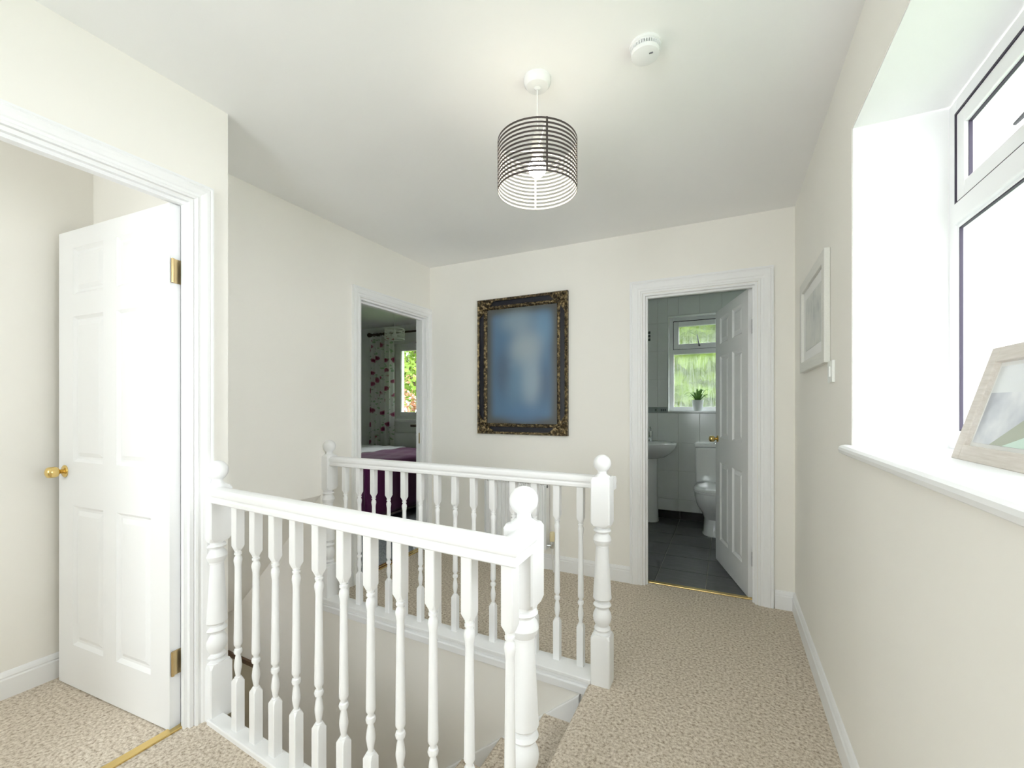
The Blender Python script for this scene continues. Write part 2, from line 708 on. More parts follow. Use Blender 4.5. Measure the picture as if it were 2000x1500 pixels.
BED_D = (2.275, 3.036, 0.0, 1.968)
mb = MB()
mb.box(-2.385, XL, 1.05, 1.955, 0.66, CEIL)
wall_x(mb, -2.335, XL, 1.955, YB, 0.0, CEIL, [BED_D])
struct(mb.build('wall_left', 'cream_wall'), 'cream wall over the stairs beside the bedroom doorway', 'wall')
mb = wall_x(MB(), -2.385, -2.335, 2.0, 3.18, 0.0, CEIL, [BED_D])
mb.box(-2.385, -2.335, 3.18, YEXT, 0.0, CEIL)
struct(mb.build('wall_bedroom_right', 'pale_bedroom_wall'), 'pale bedroom side of the landing wall', 'wall')

CL_D = (0.165, 0.968, 0.0, 1.995)
mb = wall_x(MB(), -1.89, XN, YREAR, 1.10, 0.0, CEIL, [CL_D])
struct(mb.build('wall_near', 'cream_wall'), 'cream wall around the white six-panel door', 'wall')
mb = MB().box(-2.80, -1.89, 1.005, 1.10, 0.0, CEIL)
struct(mb.build('wall_small_room_end', 'cream_wall'), 'cream end wall behind the open six-panel door', 'wall')
mb = MB().box(-2.80, -2.70, YREAR, 1.005, 0.0, CEIL)
struct(mb.build('wall_small_room_left', 'cream_wall'), 'cream wall of the small room', 'wall')

REAR_W = (-1.40, -0.40, 0.75, 2.2)
REAR_W2 = (-2.60, -2.00, 1.05, 2.1)
mb = wall_y(MB(), YREAR - 0.1, YREAR, -2.80, 0.66, 0.0, CEIL, [REAR_W, REAR_W2])
struct(mb.build('wall_rear', 'cream_wall'), 'cream wall with windows behind the viewpoint', 'wall')

# stairwell shell below the landing
mb = MB()
mb.prism([(-3.9, 2.0155), (-0.53, 1.881), (-0.53, 1.95), (-3.9, 2.05)], -2.6, -0.001)
mb.prism([(-3.9, 2.0155), (-2.286, 1.951), (-2.286, 2.05), (-3.9, 2.05)], -0.002, 0.70)
struct(mb.build('wall_stairwell_back', 'cream_wall'), 'cream stairwell wall under the rear balustrade', 'wall')
mb = MB()
mb.prism([(-3.9, 0.95), (-0.45, 0.90), SW_F1, SW_F0, (-3.9, 1.09)], -2.6, -0.221)
struct(mb.build('wall_stairwell_front', 'cream_wall'), 'cream stairwell wall under the front balustrade', 'wall')
mb = MB().box(-4.0, -3.9, 0.9, 2.15, -2.6, 0.3)
struct(mb.build('wall_stairwell_end', 'cream_wall'), 'cream wall at the foot of the stairs', 'wall')
mb = MB()
so = [(-2.292, 0.654), (-2.292, 0.72), (-3.95, 0.72), (-3.95, -0.25), (-3.19, -0.25)]
mb.loft([[(x, 1.05, z) for x, z in so], [(x, 2.06, z) for x, z in so]])
struct(mb.build('ceiling_stairwell', 'cream_wall'), 'sloping soffit over the lower stairs', 'ceiling')
mb = MB().box(-3.95, -0.4, 0.9, 2.15, -2.7, -2.6)
struct(mb.build('floor_hall', 'beige_carpet'), 'carpeted hall floor at the foot of the stairs', 'floor')

# bathroom walls
BATH_W = (-0.571, 0.47, 1.156, 2.196)
mb = wall_y(MB(), YEXT, 5.33, -2.335, 0.66, 0.0, CEIL, [BATH_W])
wbb = struct(mb.build('wall_bathroom_back', 'grout'), 'white tiled bathroom wall around the window', 'wall')
struct(MB().box(-1.40, -1.30, 3.18, YEXT, 0.0, CEIL).build('wall_bathroom_left', 'wall_tile'),
       'white bathroom side wall beyond the basin', 'wall')
struct(MB().box(0.58, 0.66, 3.18, YEXT, 0.0, CEIL).build('wall_bathroom_right', 'wall_tile'),
       'white bathroom side wall behind the door', 'wall')
# bedroom walls
BED_W = (-4.437, -2.75, 1.005, 2.14)
mb = wall_y(MB(), YEXT, 5.33, -6.1, -2.335, 0.0, CEIL, [BED_W])
struct(mb.build('wall_bedroom_window', 'pale_bedroom_wall'), 'pale grey-green bedroom wall with window', 'wall')
struct(wall_x(MB(), -6.1, -6.0, 2.06, YEXT, 0.0, CEIL).build('wall_bedroom_left', 'pale_bedroom_wall'),
       'pale wall at the bed head', 'wall')
struct(wall_y(MB(), 2.06, 2.16, -6.0, -2.385, 0.0, CEIL).build('wall_bedroom_front', 'pale_bedroom_wall'),
       'pale wall beside the stairs', 'wall')

# ---- bathroom wall tiles, one by one
cols = [-0.467 + 0.2125 * k for k in range(-4, 5)]
rows = [(0.09, 0.215), (0.215, 0.52), (0.52, 0.825), (0.825, 1.145), (1.145, 1.21), (1.21, 1.515), (1.515, 1.82),
        (1.82, 2.125), (2.125, 2.40)]
tm = {}


def put_tile(xa, xb, za, zb, name, m):
    g = 0.0015
    w, h = round(xb - xa - 2 * g, 4), round(zb - za - 2 * g, 4)
    if w < 0.004 or h < 0.004:
        return
    k = (w, h, m)
    if k not in tm:
        o = MB().box(-w / 2, w / 2, -0.006, 0.004, -h / 2, h / 2).build(name, m, wbb, bevel=0.0015, seg=1, local=True)
        tm[k] = o
    else:
        o = tm[k].copy()
        COL.objects.link(o)
    o.location = ((xa + xb) / 2, YEXT, (za + zb) / 2)


for i in range(len(cols) - 1):
    xa, xb = cols[i], cols[i + 1]
    for za, zb in rows:
        border = abs(za - 1.145) < 1e-6
        nm, mm = ('border_tile', 'border_tile') if border else ('wall_tile', 'wall_tile')
        a, b2 = BATH_W[0] - 0.004, BATH_W[1] + 0.004
        wz0, wz1 = BATH_W[2] - 0.004, BATH_W[3] + 0.004
        if xb <= a or xa >= b2 or zb <= wz0 or za >= wz1:
            put_tile(xa, xb, za, zb, nm, mm)
            continue
        if xa < a:
            put_tile(xa, a, za, zb, nm, mm)
        if xb > b2:
            put_tile(b2, xb, za, zb, nm, mm)
        xm, xM = max(xa, a), min(xb, b2)
        if za < wz0:
            put_tile(xm, xM, za, wz0, nm, mm)
        if zb > wz1:
            put_tile(xm, xM, wz1, zb, nm, mm)
for i in range(len(x_lines) - 1):
    xa, xb = x_lines[i], x_lines[i + 1]
    if xb <= 0.60 and xa > -1.35:
        put_tile(xa, xb, 0.0, 0.088, 'skirting_tile', 'skirting_tile')
for z in (2.033, 1.994, 1.955):
    MB().box(-0.787, -0.757, YEXT - 0.010, YEXT - 0.004, z - 0.014, z + 0.014).build('mosaic_insert', 'mosaic_dark', wbb,
                                                                                  local=True)
for xx in (-0.70, -0.64, -0.62, -0.60):
    MB().box(xx - 0.007, xx + 0.007, YEXT - 0.009, YEXT - 0.004, 1.165, 1.19).build('mosaic_insert', 'mosaic_dark', wbb,
                                                                                   local=True)

# ------------------------------------------------------------------ skirting, architraves, thresholds
SK = [(0, 0), (0.015, 0), (0.015, 0.078), (0.011, 0.084), (0.013, 0.09), (0.010, 0.100), (0.005, 0.108), (0.0, 0.11)]


def skirt(name, pts_n, label):
    """pts_n: list of (p0, p1, normal) runs"""
    mb = MB()
    for (a, b, nrm) in pts_n:
        mb.loft([[(p[0] + nrm[0] * d, p[1] + nrm[1] * d, z) for d, z in SK] for p in (a, b)])
    return struct(mb.build(name, 'white_gloss'), label, 'skirting')


skirt('baseboard_right', [((XR, YREAR), (XR, YB), (-1, 0))], 'white skirting board along the window wall')
skirt('baseboard_back', [((-2.285, YB), (-0.595, YB), (0, -1)), ((0.262, YB), (XR, YB), (0, -1))],
      'white skirting board either side of the bathroom doorway')
skirt('baseboard_left', [((XL, 2.01), (XL, 2.2), (1, 0))],
      'white skirting board beside the bedroom doorway')
skirt('baseboard_near', [((XN, 1.025), (XN, 1.0), (1, 0)), ((XN, YREAR), (XN, 0.1), (1, 0))],
      'white skirting board beside the six-panel door')
skirt('baseboard_small_room', [((-2.70, YREAR), (-2.70, 1.005), (1, 0)), ((-2.70, 1.005), (-1.89, 1.005), (0, -1))],
      'white skirting board in the small room')
skirt('baseboard_bedroom', [((-6.0, YEXT), (-2.385, YEXT), (0, -1)), ((-2.385, 3.0), (-2.385, YEXT), (-1, 0))],
      'white skirting board in the bedroom')

ARCH = [(0.004, 0), (0.004, 0.012), (0.012, 0.015), (0.016, 0.011), (0.024, 0.012), (0.028, 0.016), (0.042, 0.020),
        (0.052, 0.020), (0.056, 0.017), (0.060, 0.021)]


def architrave(name, u0, u1, zt, place, width, label, stop=None, depth=0.1, hinge_side=None):
    """door lining, stop and moulded architrave; place(u, h, z) -> world, h = proud of the wall face (negative = into wall)"""
    root = sempty(name, place((u0 + u1) / 2, 0, 0), label, 'door frame')
    k = width / 0.066
    P = [(w * k, h) for w, h in ARCH] + [(0.066 * k, 0.021), (0.066 * k, 0.0)]
    runs = [('architrave_leg', lambda w: ((u0 - w, 0.0), (u0 - w, zt + w))),
            ('architrave_head', lambda w: ((u0 - w, zt + w), (u1 + w, zt + w))),
            ('architrave_leg', lambda w: ((u1 + w, zt + w), (u1 + w, 0.0)))]
    for nm, fn in runs:
        r0, r1 = [], []
        for w, h in P:
            a, b = fn(w)
            r0.append(place(a[0], h, a[1]))
            r1.append(place(b[0], h, b[1]))
        MB().loft([r0, r1]).build(nm, 'white_gloss', root)

    def bx(nm, ua, ub, ha, hb, za, zb, m='white_gloss'):
        a, b = place(ua, ha, za), place(ub, hb, zb)
        return MB().box(min(a[0], b[0]), max(a[0], b[0]), min(a[1], b[1]), max(a[1], b[1]), za, zb).build(nm, m, root)

    t = 0.012
    bx('lining', u0 - 0.001, u0 + t, 0.004, -depth, 0, zt)
    bx('lining', u1 - t, u1 + 0.001, 0.004, -depth, 0, zt)
    bx('lining', u0 + t, u1 - t, 0.004, -depth, zt - t, zt + 0.001)
    if stop:
        s0, s1 = stop
        bx('door_stop', u0 + t, u0 + t + 0.012, -s0, -s1, 0, zt - t)
        bx('door_stop', u1 - t - 0.012, u1 - t, -s0, -s1, 0, zt - t)
        bx('door_stop', u0 + t + 0.012, u1 - t - 0.012, -s0, -s1, zt - t - 0.012, zt - t)
    return root


tr1 = architrave('trim_1', CL_D[0], CL_D[1], CL_D[3], lambda u, h, z: (XN + h, u, z), 0.066,
                 'white moulded door frame around the six-panel door of the small room', stop=(0.012, 0.030), depth=0.072)
tr2 = architrave('trim_2', BATH_D[0], BATH_D[1], BATH_D[3], lambda u, h, z: (u, YB - h, z), 0.088,
                 'white moulded door frame around the bathroom doorway', stop=(0.02, 0.045), depth=0.102)
tr3 = architrave('trim_3', BED_D[0], BED_D[1], BED_D[3], lambda u, h, z: (XL + h, u, z), 0.072,
                 'white moulded door frame around the bedroom doorway', stop=(0.03, 0.055), depth=0.102)
MB().box(-2.36, -2.34, BED_D[1] - 0.0135, BED_D[1] - 0.011, 0.90, 0.99).build('strike_plate', 'old_brass', tr3)

th = struct(MB().box(XN - 0.058, XN - 0.022, CL_D[0] + 0.012, CL_D[1] - 0.012, -0.002, 0.008).build('trim_4', 'brass', bevel=0.003),
            'brass carpet threshold bar under the six-panel door', 'threshold')
th = struct(MB().box(BATH_D[0] + 0.01, BATH_D[1] - 0.01, 3.135, 3.172, -0.004, 0.007).build('trim_5', 'brass', bevel=0.003),
            'brass threshold bar in the bathroom doorway', 'threshold')
th = sempty('trim_6', (-2.34, 2.6, 0.0), 'twin ribbed brass threshold bar in the bedroom doorway', 'threshold')
for a in (-2.372, -2.340):
    MB().box(a, a + 0.026, BED_D[0] + 0.012, BED_D[1] - 0.012, -0.004, 0.009).build('brass_rib', 'brass', th, bevel=0.003)
# ------------------------------------------------------------------ doors
def door_leaf(root, w, h, hand):
    """six-panel leaf, local frame: hinge edge at x=0, leaf runs +x, thickness y in [0, 0.037], both faces panelled"""
    T = 0.037
    st, mu = 0.116, 0.094
    pw = (w - 2 * st - mu) / 2
    zr = [(0.004, 0.185), (0.785, 0.975), (1.60, 1.695), (1.895, h)]          # rails
    zp = [(0.185, 0.785), (0.975, 1.60), (1.695, 1.895)]                       # panels
    f = MB()
    f.box(0, st, 0, T, 0.004, h)
    f.box(w - st, w, 0, T, 0.004, h)
    for a, b in zp:
        f.box(st + pw, st + pw + mu, 0, T, a, b)
    for a, b in zr:
        f.box(st, w - st, 0, T, a, b)
    f.build('door_leaf_frame', 'white_gloss', root, local=True)
    for za, zb in zp:
        for xa in (st, st + pw + mu):
            xb = xa + pw

            def rect(i, y):
                return [(xa + i, y, za + i), (xb - i, y, za + i), (xb - i, y, zb - i), (xa + i, y, zb - i)]
            p = MB()
            p.loft([rect(0.0, T - 0.0005), rect(0.012, T - 0.011), rect(0.022, T - 0.011), rect(0.040, T - 0.003)], cap0=False)
            p.loft([rect(0.0, 0.0005), rect(0.012, 0.011), rect(0.022, 0.011), rect(0.040, 0.003)], cap0=False)
            p.build('panel', 'white_gloss', root, local=True)


def knob_set(root, x, z, T=0.037, sides=(-1, 1), long=True):
    for s in sides:
        k = thing('door_knob', 'x', 'x')
        del k['label'], k['category']
        k.parent = root
        k.location = (x, T if s > 0 else 0.0, z)
        MB().lathe([(0.0265, 0.0), (0.0265, 0.003 * s), (0.022, 0.006 * s), (0.012, 0.008 * s)], 24, axis='y').build(
            'rose', 'brass', k, smooth=True, local=True)
        pr = [(0.009, 0.0), (0.009, 0.018), (0.013, 0.022), (0.021, 0.026), (0.0235, 0.034), (0.0235, 0.050), (0.021, 0.058),
              (0.012, 0.063), (0.003, 0.065)]
        MB().lathe([(r, y * s) for r, y in pr], 24, axis='y').build('grip', 'brass', k, smooth=True, local=True, angle=50)


def hinge(root, z, x=-0.003, y0=0.004, y1=0.034, m='old_brass'):
    hg = MB()
    hg.box(x - 0.001, x + 0.0035, y0, y1, z - 0.045, z + 0.045)
    hg.lathe([(0.0055, z - 0.045), (0.0055, z + 0.045)], 10, at=(x - 0.004, y1, 0))
    hg.build('hinge', m, root, local=True)


# small-room door, folded back against the end wall
hx, hy = -1.866, 0.950
ang = math.atan2(0.868 - 0.913, -2.658 + 1.868)
d1 = sempty('door_1', (hx, hy, 0.0), 'white six-panel door standing open into the small room', 'door', ang)
door_leaf(d1, 0.785, 1.972, 1)
# local +y of this leaf points to world -y after the ~180 degree turn
knob_set(d1, 0.735, 0.93)
for z in (0.25, 1.72):
    hinge(d1, z, y0=-0.001, y1=0.030)

# bathroom door, swung inwards
d2 = sempty('door_2', (0.158, 3.170, 0.0), 'white six-panel bathroom door standing half open', 'door',
            math.atan2(0.708, -0.20))
door_leaf(d2, 0.735, 1.962, 1)
knob_set(d2, 0.680, 0.96)
for z in (0.25, 1.72):
    hinge(d2, z, y0=-0.003, y1=0.012, m='dark_metal')

# ------------------------------------------------------------------ windows
def frame_x(root, name, x0, x1, y0, y1, z0, z1, w, m='upvc', bevel=0.004):
    f = MB()
    f.box(x0, x1, y0, y0 + w, z0, z1)
    f.box(x0, x1, y1 - w, y1, z0, z1)
    f.box(x0, x1, y0 + w, y1 - w, z0, z0 + w)
    f.box(x0, x1, y0 + w, y1 - w, z1 - w, z1)
    return f.build(name, m, root, bevel=bevel)


def frame_y(root, name, y0, y1, x0, x1, z0, z1, w, m='upvc', bevel=0.004):
    f = MB()
    f.box(x0, x0 + w, y0, y1, z0, z1)
    f.box(x1 - w, x1, y0, y1, z0, z1)
    f.box(x0 + w, x1 - w, y0, y1, z0, z0 + w)
    f.box(x0 + w, x1 - w, y0, y1, z1 - w, z1)
    return f.build(name, m, root, bevel=bevel)


# landing window in the right wall: frame face at x = 0.60
w1 = sempty('window_1', (0.62, 1.1, 1.09), 'white window with reeded obscure glass in a deep reveal', 'window')
y0, y1, z0, z1 = WIN_R[0] + 0.008, WIN_R[1] - 0.002, 1.086, 2.106
frame_x(w1, 'window_frame', 0.600, 0.632, y0, y1, z0, z1, 0.046)
MB().box(0.594, 0.632, y0 + 0.046, y1 - 0.046, 1.738, 1.799).build('transom', 'upvc', w1, bevel=0.004)
frame_x(w1, 'gasket', 0.5985, 0.606, y0 + 0.0415, y1 - 0.0415, 1.7975, z1 - 0.0415, 0.0062, 'gasket', 0)
sash = frame_x(w1, 'top_sash', 0.601, 0.632, y0 + 0.0472, y1 - 0.0472, 1.8035, z1 - 0.0472, 0.046, bevel=0.003)
frame_x(w1, 'gasket', 0.610, 0.618, y0 + 0.092, y1 - 0.092, 1.848, z1 - 0.092, 0.0045, 'gasket', 0)
MB().box(0.619, 0.625, y0 + 0.088, y1 - 0.088, 1.844, z1 - 0.088).build('glass_pane', 'reeded_glass', w1)
frame_x(w1, 'glazing_bead', 0.603, 0.625, y0 + 0.044, y1 - 0.044, 1.130, 1.740, 0.012, bevel=0.003)
frame_x(w1, 'gasket', 0.604, 0.612, y0 + 0.055, y1 - 0.0545, 1.141, 1.729, 0.004, 'gasket', 0)
MB().box(0.617, 0.623, y0 + 0.05, y1 - 0.05, 1.136, 1.734).build('glass_pane', 'reeded_glass', w1)
hd = MB().box(0.585, 0.601, 1.255, 1.285, 1.806, 1.846)
hd.tube([(0.580, 1.265, 1.826), (0.575, 1.31, 1.838), (0.575, 1.365, 1.838)], [0.007, 0.006, 0.004], 8)
hd.build('window_handle', 'dark_metal', w1, smooth=True)
rv = MB()
rv.box(XR + 0.002, 0.602, WIN_R[0], WIN_R[1], WIN_R[3] - 0.004, WIN_R[3] + 0.002)
rv.box(XR + 0.002, 0.602, WIN_R[1] - 0.004, WIN_R[1] + 0.002, WIN_R[2], WIN_R[3])
rv.box(XR + 0.002, 0.602, WIN_R[0] - 0.002, WIN_R[0] + 0.004, WIN_R[2], WIN_R[3])
rv.build('reveal_plaster', 'white_reveal', w1)
sl = MB()
prof = [(0.605, 1.062), (0.605, 1.086), (0.352, 1.086), (0.342, 1.084), (0.335, 1.078), (0.333, 1.070), (0.336, 1.060),
        (0.344, 1.055), (0.364, 1.055), (0.368, 1.062)]
sl.loft([[(x, 0.36, z) for x, z in prof], [(x, 1.762, z) for x, z in prof]])
sl2 = [(0.364, 1.086), (0.352, 1.086), (0.342, 1.084), (0.335, 1.078), (0.333, 1.070), (0.336, 1.060), (0.344, 1.055),
       (0.364, 1.055)]
sl.loft([[(x, 1.762, z) for x, z in sl2], [(x, 1.79, z) for x, z in sl2]])
sl.build('window_sill', 'white_gloss', w1)
portal('portal_landing_window', (0.655, 1.08, 1.6), (0, PI / 2, 0), 1.0, 1.34)

# bathroom window
w2 = sempty('window_2', (-0.05, 5.18, 1.156), 'white bathroom window with green light through obscure glass', 'window')
YW = 5.165
frame_y(w2, 'window_frame', YW, YW + 0.06, BATH_W[0], BATH_W[1], BATH_W[2] + 0.01, BATH_W[3], 0.046)
MB().box(BATH_W[0] + 0.046, BATH_W[1] - 0.046, YW, YW + 0.06, 1.79, 1.845).build('transom', 'upvc', w2, bevel=0.003)
frame_y(w2, 'gasket', YW - 0.004, YW + 0.01, BATH_W[0] + 0.040, BATH_W[1] - 0.040, 1.843, BATH_W[3] - 0.040, 0.006, 'gasket', 0)
frame_y(w2, 'top_sash', YW - 0.012, YW + 0.045, BATH_W[0] + 0.045, BATH_W[1] - 0.045, 1.846, BATH_W[3] - 0.048, 0.055, bevel=0.006)
MB().box(BATH_W[0] + 0.08, BATH_W[1] - 0.08, YW + 0.010, YW + 0.016, 1.89, BATH_W[3] - 0.09).build('glass_pane', 'reeded_glass', w2)
MB().box(BATH_W[0] + 0.04, BATH_W[1] - 0.04, YW + 0.020, YW + 0.026, BATH_W[2] + 0.05, 1.80).build('glass_pane', 'reeded_glass', w2)
hd = MB().lathe([(0.010, 0), (0.010, -0.022), (0.004, -0.026)], 12, at=(-0.263, YW - 0.012, 1.875), axis='y')
hd.tube([(-0.263, YW - 0.034, 1.875), (-0.285, YW - 0.034, 1.99)], [0.007, 0.004], 8)
hd.build('window_handle', 'dark_metal', w2, smooth=True)
rv = MB()
rv.box(BATH_W[0], BATH_W[1], YEXT - 0.008, YW + 0.01, BATH_W[3] - 0.003, BATH_W[3] + 0.003)
rv.box(BATH_W[0] - 0.003, BATH_W[0] + 0.003, YEXT - 0.008, YW + 0.01, BATH_W[2], BATH_W[3])
rv.box(BATH_W[1] - 0.003, BATH_W[1] + 0.003, YEXT - 0.008, YW + 0.01, BATH_W[2], BATH_W[3])
rv.box(BATH_W[0], BATH_W[1], YEXT - 0.014, YW + 0.01, BATH_W[2] - 0.004, BATH_W[2] + 0.011)
rv.build('reveal_tiling', 'wall_tile', w2)
portal('portal_bathroom_window', (-0.05, 5.32, 1.68), (-PI / 2, 0, 0), 1.04, 1.04)

# bedroom window
w3 = sempty('window_3', (-3.6, 5.2, 1.0), 'white clear-glazed bedroom window beside the floral curtain', 'window')
frame_y(w3, 'window_frame', 5.13, 5.20, BED_W[0], BED_W[1], 1.03, BED_W[3], 0.05)
frame_y(w3, 'casement', 5.115, 5.175, BED_W[0] + 0.045, -3.55, 1.075, BED_W[3] - 0.045, 0.06, bevel=0.006)
MB().box(-3.55, -3.49, 5.13, 5.20, 1.08, BED_W[3] - 0.05).build('mullion', 'upvc', w3)
MB().box(BED_W[0] + 0.08, -3.58, 5.140, 5.146, 1.11, BED_W[3] - 0.08).build('glass_pane', 'clear_glass', w3)
MB().box(-3.50, BED_W[1] - 0.04, 5.160, 5.166, 1.07, BED_W[3] - 0.04).build('glass_pane', 'clear_glass', w3)
MB().box(BED_W[0] - 0.05, BED_W[1] + 0.05, 4.99, 5.14, 1.0, 1.03).build('window_sill', 'white_gloss', w3, bevel=0.008)
portal('portal_bedroom_window', (-3.6, 5.32, 1.57), (-PI / 2, 0, 0), 1.68, 1.13)

# windows behind the viewpoint
for k, (a, lab, room) in enumerate([(REAR_W, 'clear landing window behind the viewpoint', 'landing'),
                                    (REAR_W2, 'clear window of the small room', 'small_room')]):
    r = sempty('window_%d_offscreen' % (4 + k), ((a[0] + a[1]) / 2, YREAR - 0.05, a[2]), lab, 'window')
    frame_y(r, 'window_frame', YREAR - 0.08, YREAR - 0.02, a[0], a[1], a[2], a[3], 0.05, bevel=0)
    MB().box(a[0] + 0.04, a[1] - 0.04, YREAR - 0.053, YREAR - 0.047, a[2] + 0.04, a[3] - 0.04).build('glass_pane', 'clear_glass', r)
    portal('portal_%s_window_offscreen' % room, ((a[0] + a[1]) / 2, YREAR - 0.095, (a[2] + a[3]) / 2), (PI / 2, 0, 0), a[1] - a[0], a[3] - a[2])

# ------------------------------------------------------------------ balustrades
PLATE = 0.018
RAIL_B = 0.842


def sq(w, z, c=0.0):
    """square ring of 8 points (corners optionally cut)"""
    h = w / 2
    c = max(c, 0.0005)
    return [(h, -h + c, z), (h, h - c, z), (h - c, h, z), (-h + c, h, z), (-h, h - c, z), (-h, -h + c, z), (-h + c, -h, z), (h - c, -h, z)]


def baluster_mesh():
    b = MB()
    W_ = 0.0325
    b.loft([sq(W_, PLATE - 0.002, 0.002), sq(W_, 0.196, 0.002), sq(W_ * 0.74, 0.208, 0.006)])
    b.loft([sq(W_ * 0.74, 0.682, 0.006), sq(W_, 0.697, 0.002), sq(W_, RAIL_B + 0.004, 0.002)])
    pr = [(0.0118, 0.200), (0.0118, 0.211), (0.0082, 0.213), (0.0082, 0.219), (0.0095, 0.226), (0.0130, 0.246), (0.0134, 0.255), (0.0110, 0.276),
          (0.0080, 0.291), (0.0080, 0.296), (0.0125, 0.298), (0.0146, 0.306), (0.0125, 0.314), (0.0086, 0.316), (0.0086, 0.323),
          (0.0130, 0.330), (0.0140, 0.333), (0.0138, 0.345), (0.0108, 0.612), (0.0108, 0.620), (0.0125, 0.631), (0.0145, 0.643),
          (0.0125, 0.654), (0.0084, 0.660), (0.0084, 0.663), (0.0125, 0.664), (0.0128, 0.668), (0.0125, 0.671), (0.0090, 0.672), (0.0090, 0.675), (0.0122, 0.677), (0.0122, 0.690)]
    b.lathe(pr, 16)
    return b


NEWEL_PR = [(0.038, 0.205), (0.038, 0.220), (0.027, 0.224), (0.027, 0.228), (0.033, 0.231), (0.036, 0.237), (0.033, 0.243), (0.026, 0.246), (0.026, 0.250),
            (0.032, 0.258), (0.0385, 0.274), (0.0405, 0.288), (0.0385, 0.302), (0.031, 0.318), (0.025, 0.324), (0.025, 0.330), (0.034, 0.333), (0.0395, 0.341),
            (0.034, 0.350), (0.027, 0.353), (0.027, 0.361), (0.036, 0.365), (0.0405, 0.371), (0.0395, 0.385), (0.0280, 0.588), (0.0270, 0.597), (0.0300, 0.599),
            (0.0300, 0.604), (0.036, 0.614), (0.0400, 0.627), (0.036, 0.641), (0.028, 0.651), (0.026, 0.654), (0.026, 0.659), (0.034, 0.661), (0.0385, 0.667),
            (0.034, 0.674), (0.028, 0.676), (0.028, 0.682), (0.036, 0.685), (0.036, 0.702)]


def newel(parent, x, y, half=None, rot=0.0, foot=0.0):
    """full newel 84 mm square, or a half newel against a wall (half = 'x-' keeps x >= centre)"""
    n = MB()
    w = 0.084
    n.loft([sq(w, foot, 0.004), sq(w, 0.203, 0.004), sq(w * 0.9, 0.216, 0.010)])
    n.loft([sq(w * 0.9, 0.690, 0.010), sq(w, 0.704, 0.004), sq(w, 0.893, 0.004), sq(w * 0.88, 0.904, 0.006)])
    n.lathe(NEWEL_PR, 28)
    if half:
        n.v = [(max(a, -0.013), b, c) for a, b, c in n.v]
    o = n.build('newel_post', 'white_gloss', parent, smooth=True, local=False, angle=30)
    o.location = (x, y, 0)
    o.rotation_euler = (0, 0, rot)
    f = MB()
    pr = [(0.036, 0.900), (0.034, 0.906), (0.026, 0.911), (0.020, 0.916), (0.019, 0.926)]
    R, zc = 0.0385, 0.962
    a0 = math.acos(max(-1, min(1, (0.926 - zc) / R)))
    for i in range(1, 15):
        a = a0 * (1 - i / 14.0)
        pr.append((max(R * math.sin(a), 0.0004), zc + R * math.cos(a)))
    f.lathe(pr, 28)
    if half:
        f.v = [(max(a + 0.010, -0.013), b, c) for a, b, c in f.v]
    fo = f.build('ball_finial', 'white_gloss', o, smooth=True, local=True, angle=40)
    return o


RAIL = [(-0.024, 0.842), (-0.029, 0.846), (-0.029, 0.857), (-0.0245, 0.862), (-0.0245, 0.866), (-0.030, 0.871), (-0.032, 0.879), (-0.030, 0.888),
        (-0.023, 0.896), (-0.012, 0.900), (0.0, 0.9015), (0.012, 0.900), (0.023, 0.896), (0.030, 0.888), (0.032, 0.879), (0.030, 0.871),
        (0.0245, 0.866), (0.0245, 0.862), (0.029, 0.857), (0.029, 0.846), (0.024, 0.842)]


def sweep_xy(mb, prof, path):
    """prof: (offset to the right of travel, z); mitred horizontal sweep"""
    P = [Vector((p[0], p[1])) for p in path]
    rings = []
    for i, p in enumerate(P):
        if i == 0:
            d = (P[1] - p).normalized()
            nrm, sc = Vector((d.y, -d.x)), 1.0
        elif i == len(P) - 1:
            d = (p - P[i - 1]).normalized()
            nrm, sc = Vector((d.y, -d.x)), 1.0
        else:
            a, b = (p - P[i - 1]).normalized(), (P[i + 1] - p).normalized()
            na, nb = Vector((a.y, -a.x)), Vector((b.y, -b.x))
            nrm = (na + nb).normalized()
            sc = 1.0 / max(0.3, nrm.dot(na))
        rings.append([(p.x + nrm.x * o * sc, p.y + nrm.y * o * sc, z) for o, z in prof])
    mb.loft(rings)


def lerp(a, b, t):
    return (a[0] + (b[0] - a[0]) * t, a[1] + (b[1] - a[1]) * t)


def put_balusters(parent, a, b, xs):
    first = None
    d = math.atan2(b[1] - a[1], b[0] - a[0])
    for x in xs:
        t = (x - a[0]) / (b[0] - a[0])
        p = lerp(a, b, t)
        if first is None:
            o = first = baluster_mesh().build('baluster', 'white_gloss', parent, smooth=True, angle=40)
        else:
            o = first.copy()
            COL.objects.link(o)
        o.location = (p[0], p[1], 0)
        o.rotation_euler = (0, 0, d)


# front balustrade (between six-panel door and stair head)
FA, FB = (-1.785, 1.0327), (-0.458, 0.9298)
bal1 = thing('balustrade', 'shorter white turned-spindle balustrade starting at the six-panel door frame', 'balustrade', (-1.1, 0.98, 0.0))
newel(bal1, XN + 0.012, 1.045, half=True)
newel(bal1, -0.484, 1.064)
hr = MB()
sweep_xy(hr, RAIL, [FA, FB, (-0.462, 1.026)])
hr.build('handrail', 'white_gloss', bal1, smooth=True, angle=28)
pl = MB()
pl.prism([(-1.782, 0.996), (-0.422, 0.890), (-0.422, 1.03), (-0.53, 0.978), (-1.782, 1.052)], -0.03, PLATE)
pl.build('base_plate', 'white_gloss', bal1, bevel=0.004)
put_balusters(bal1, FA, FB, [-1.628 + 0.1169 * k for k in range(11)])

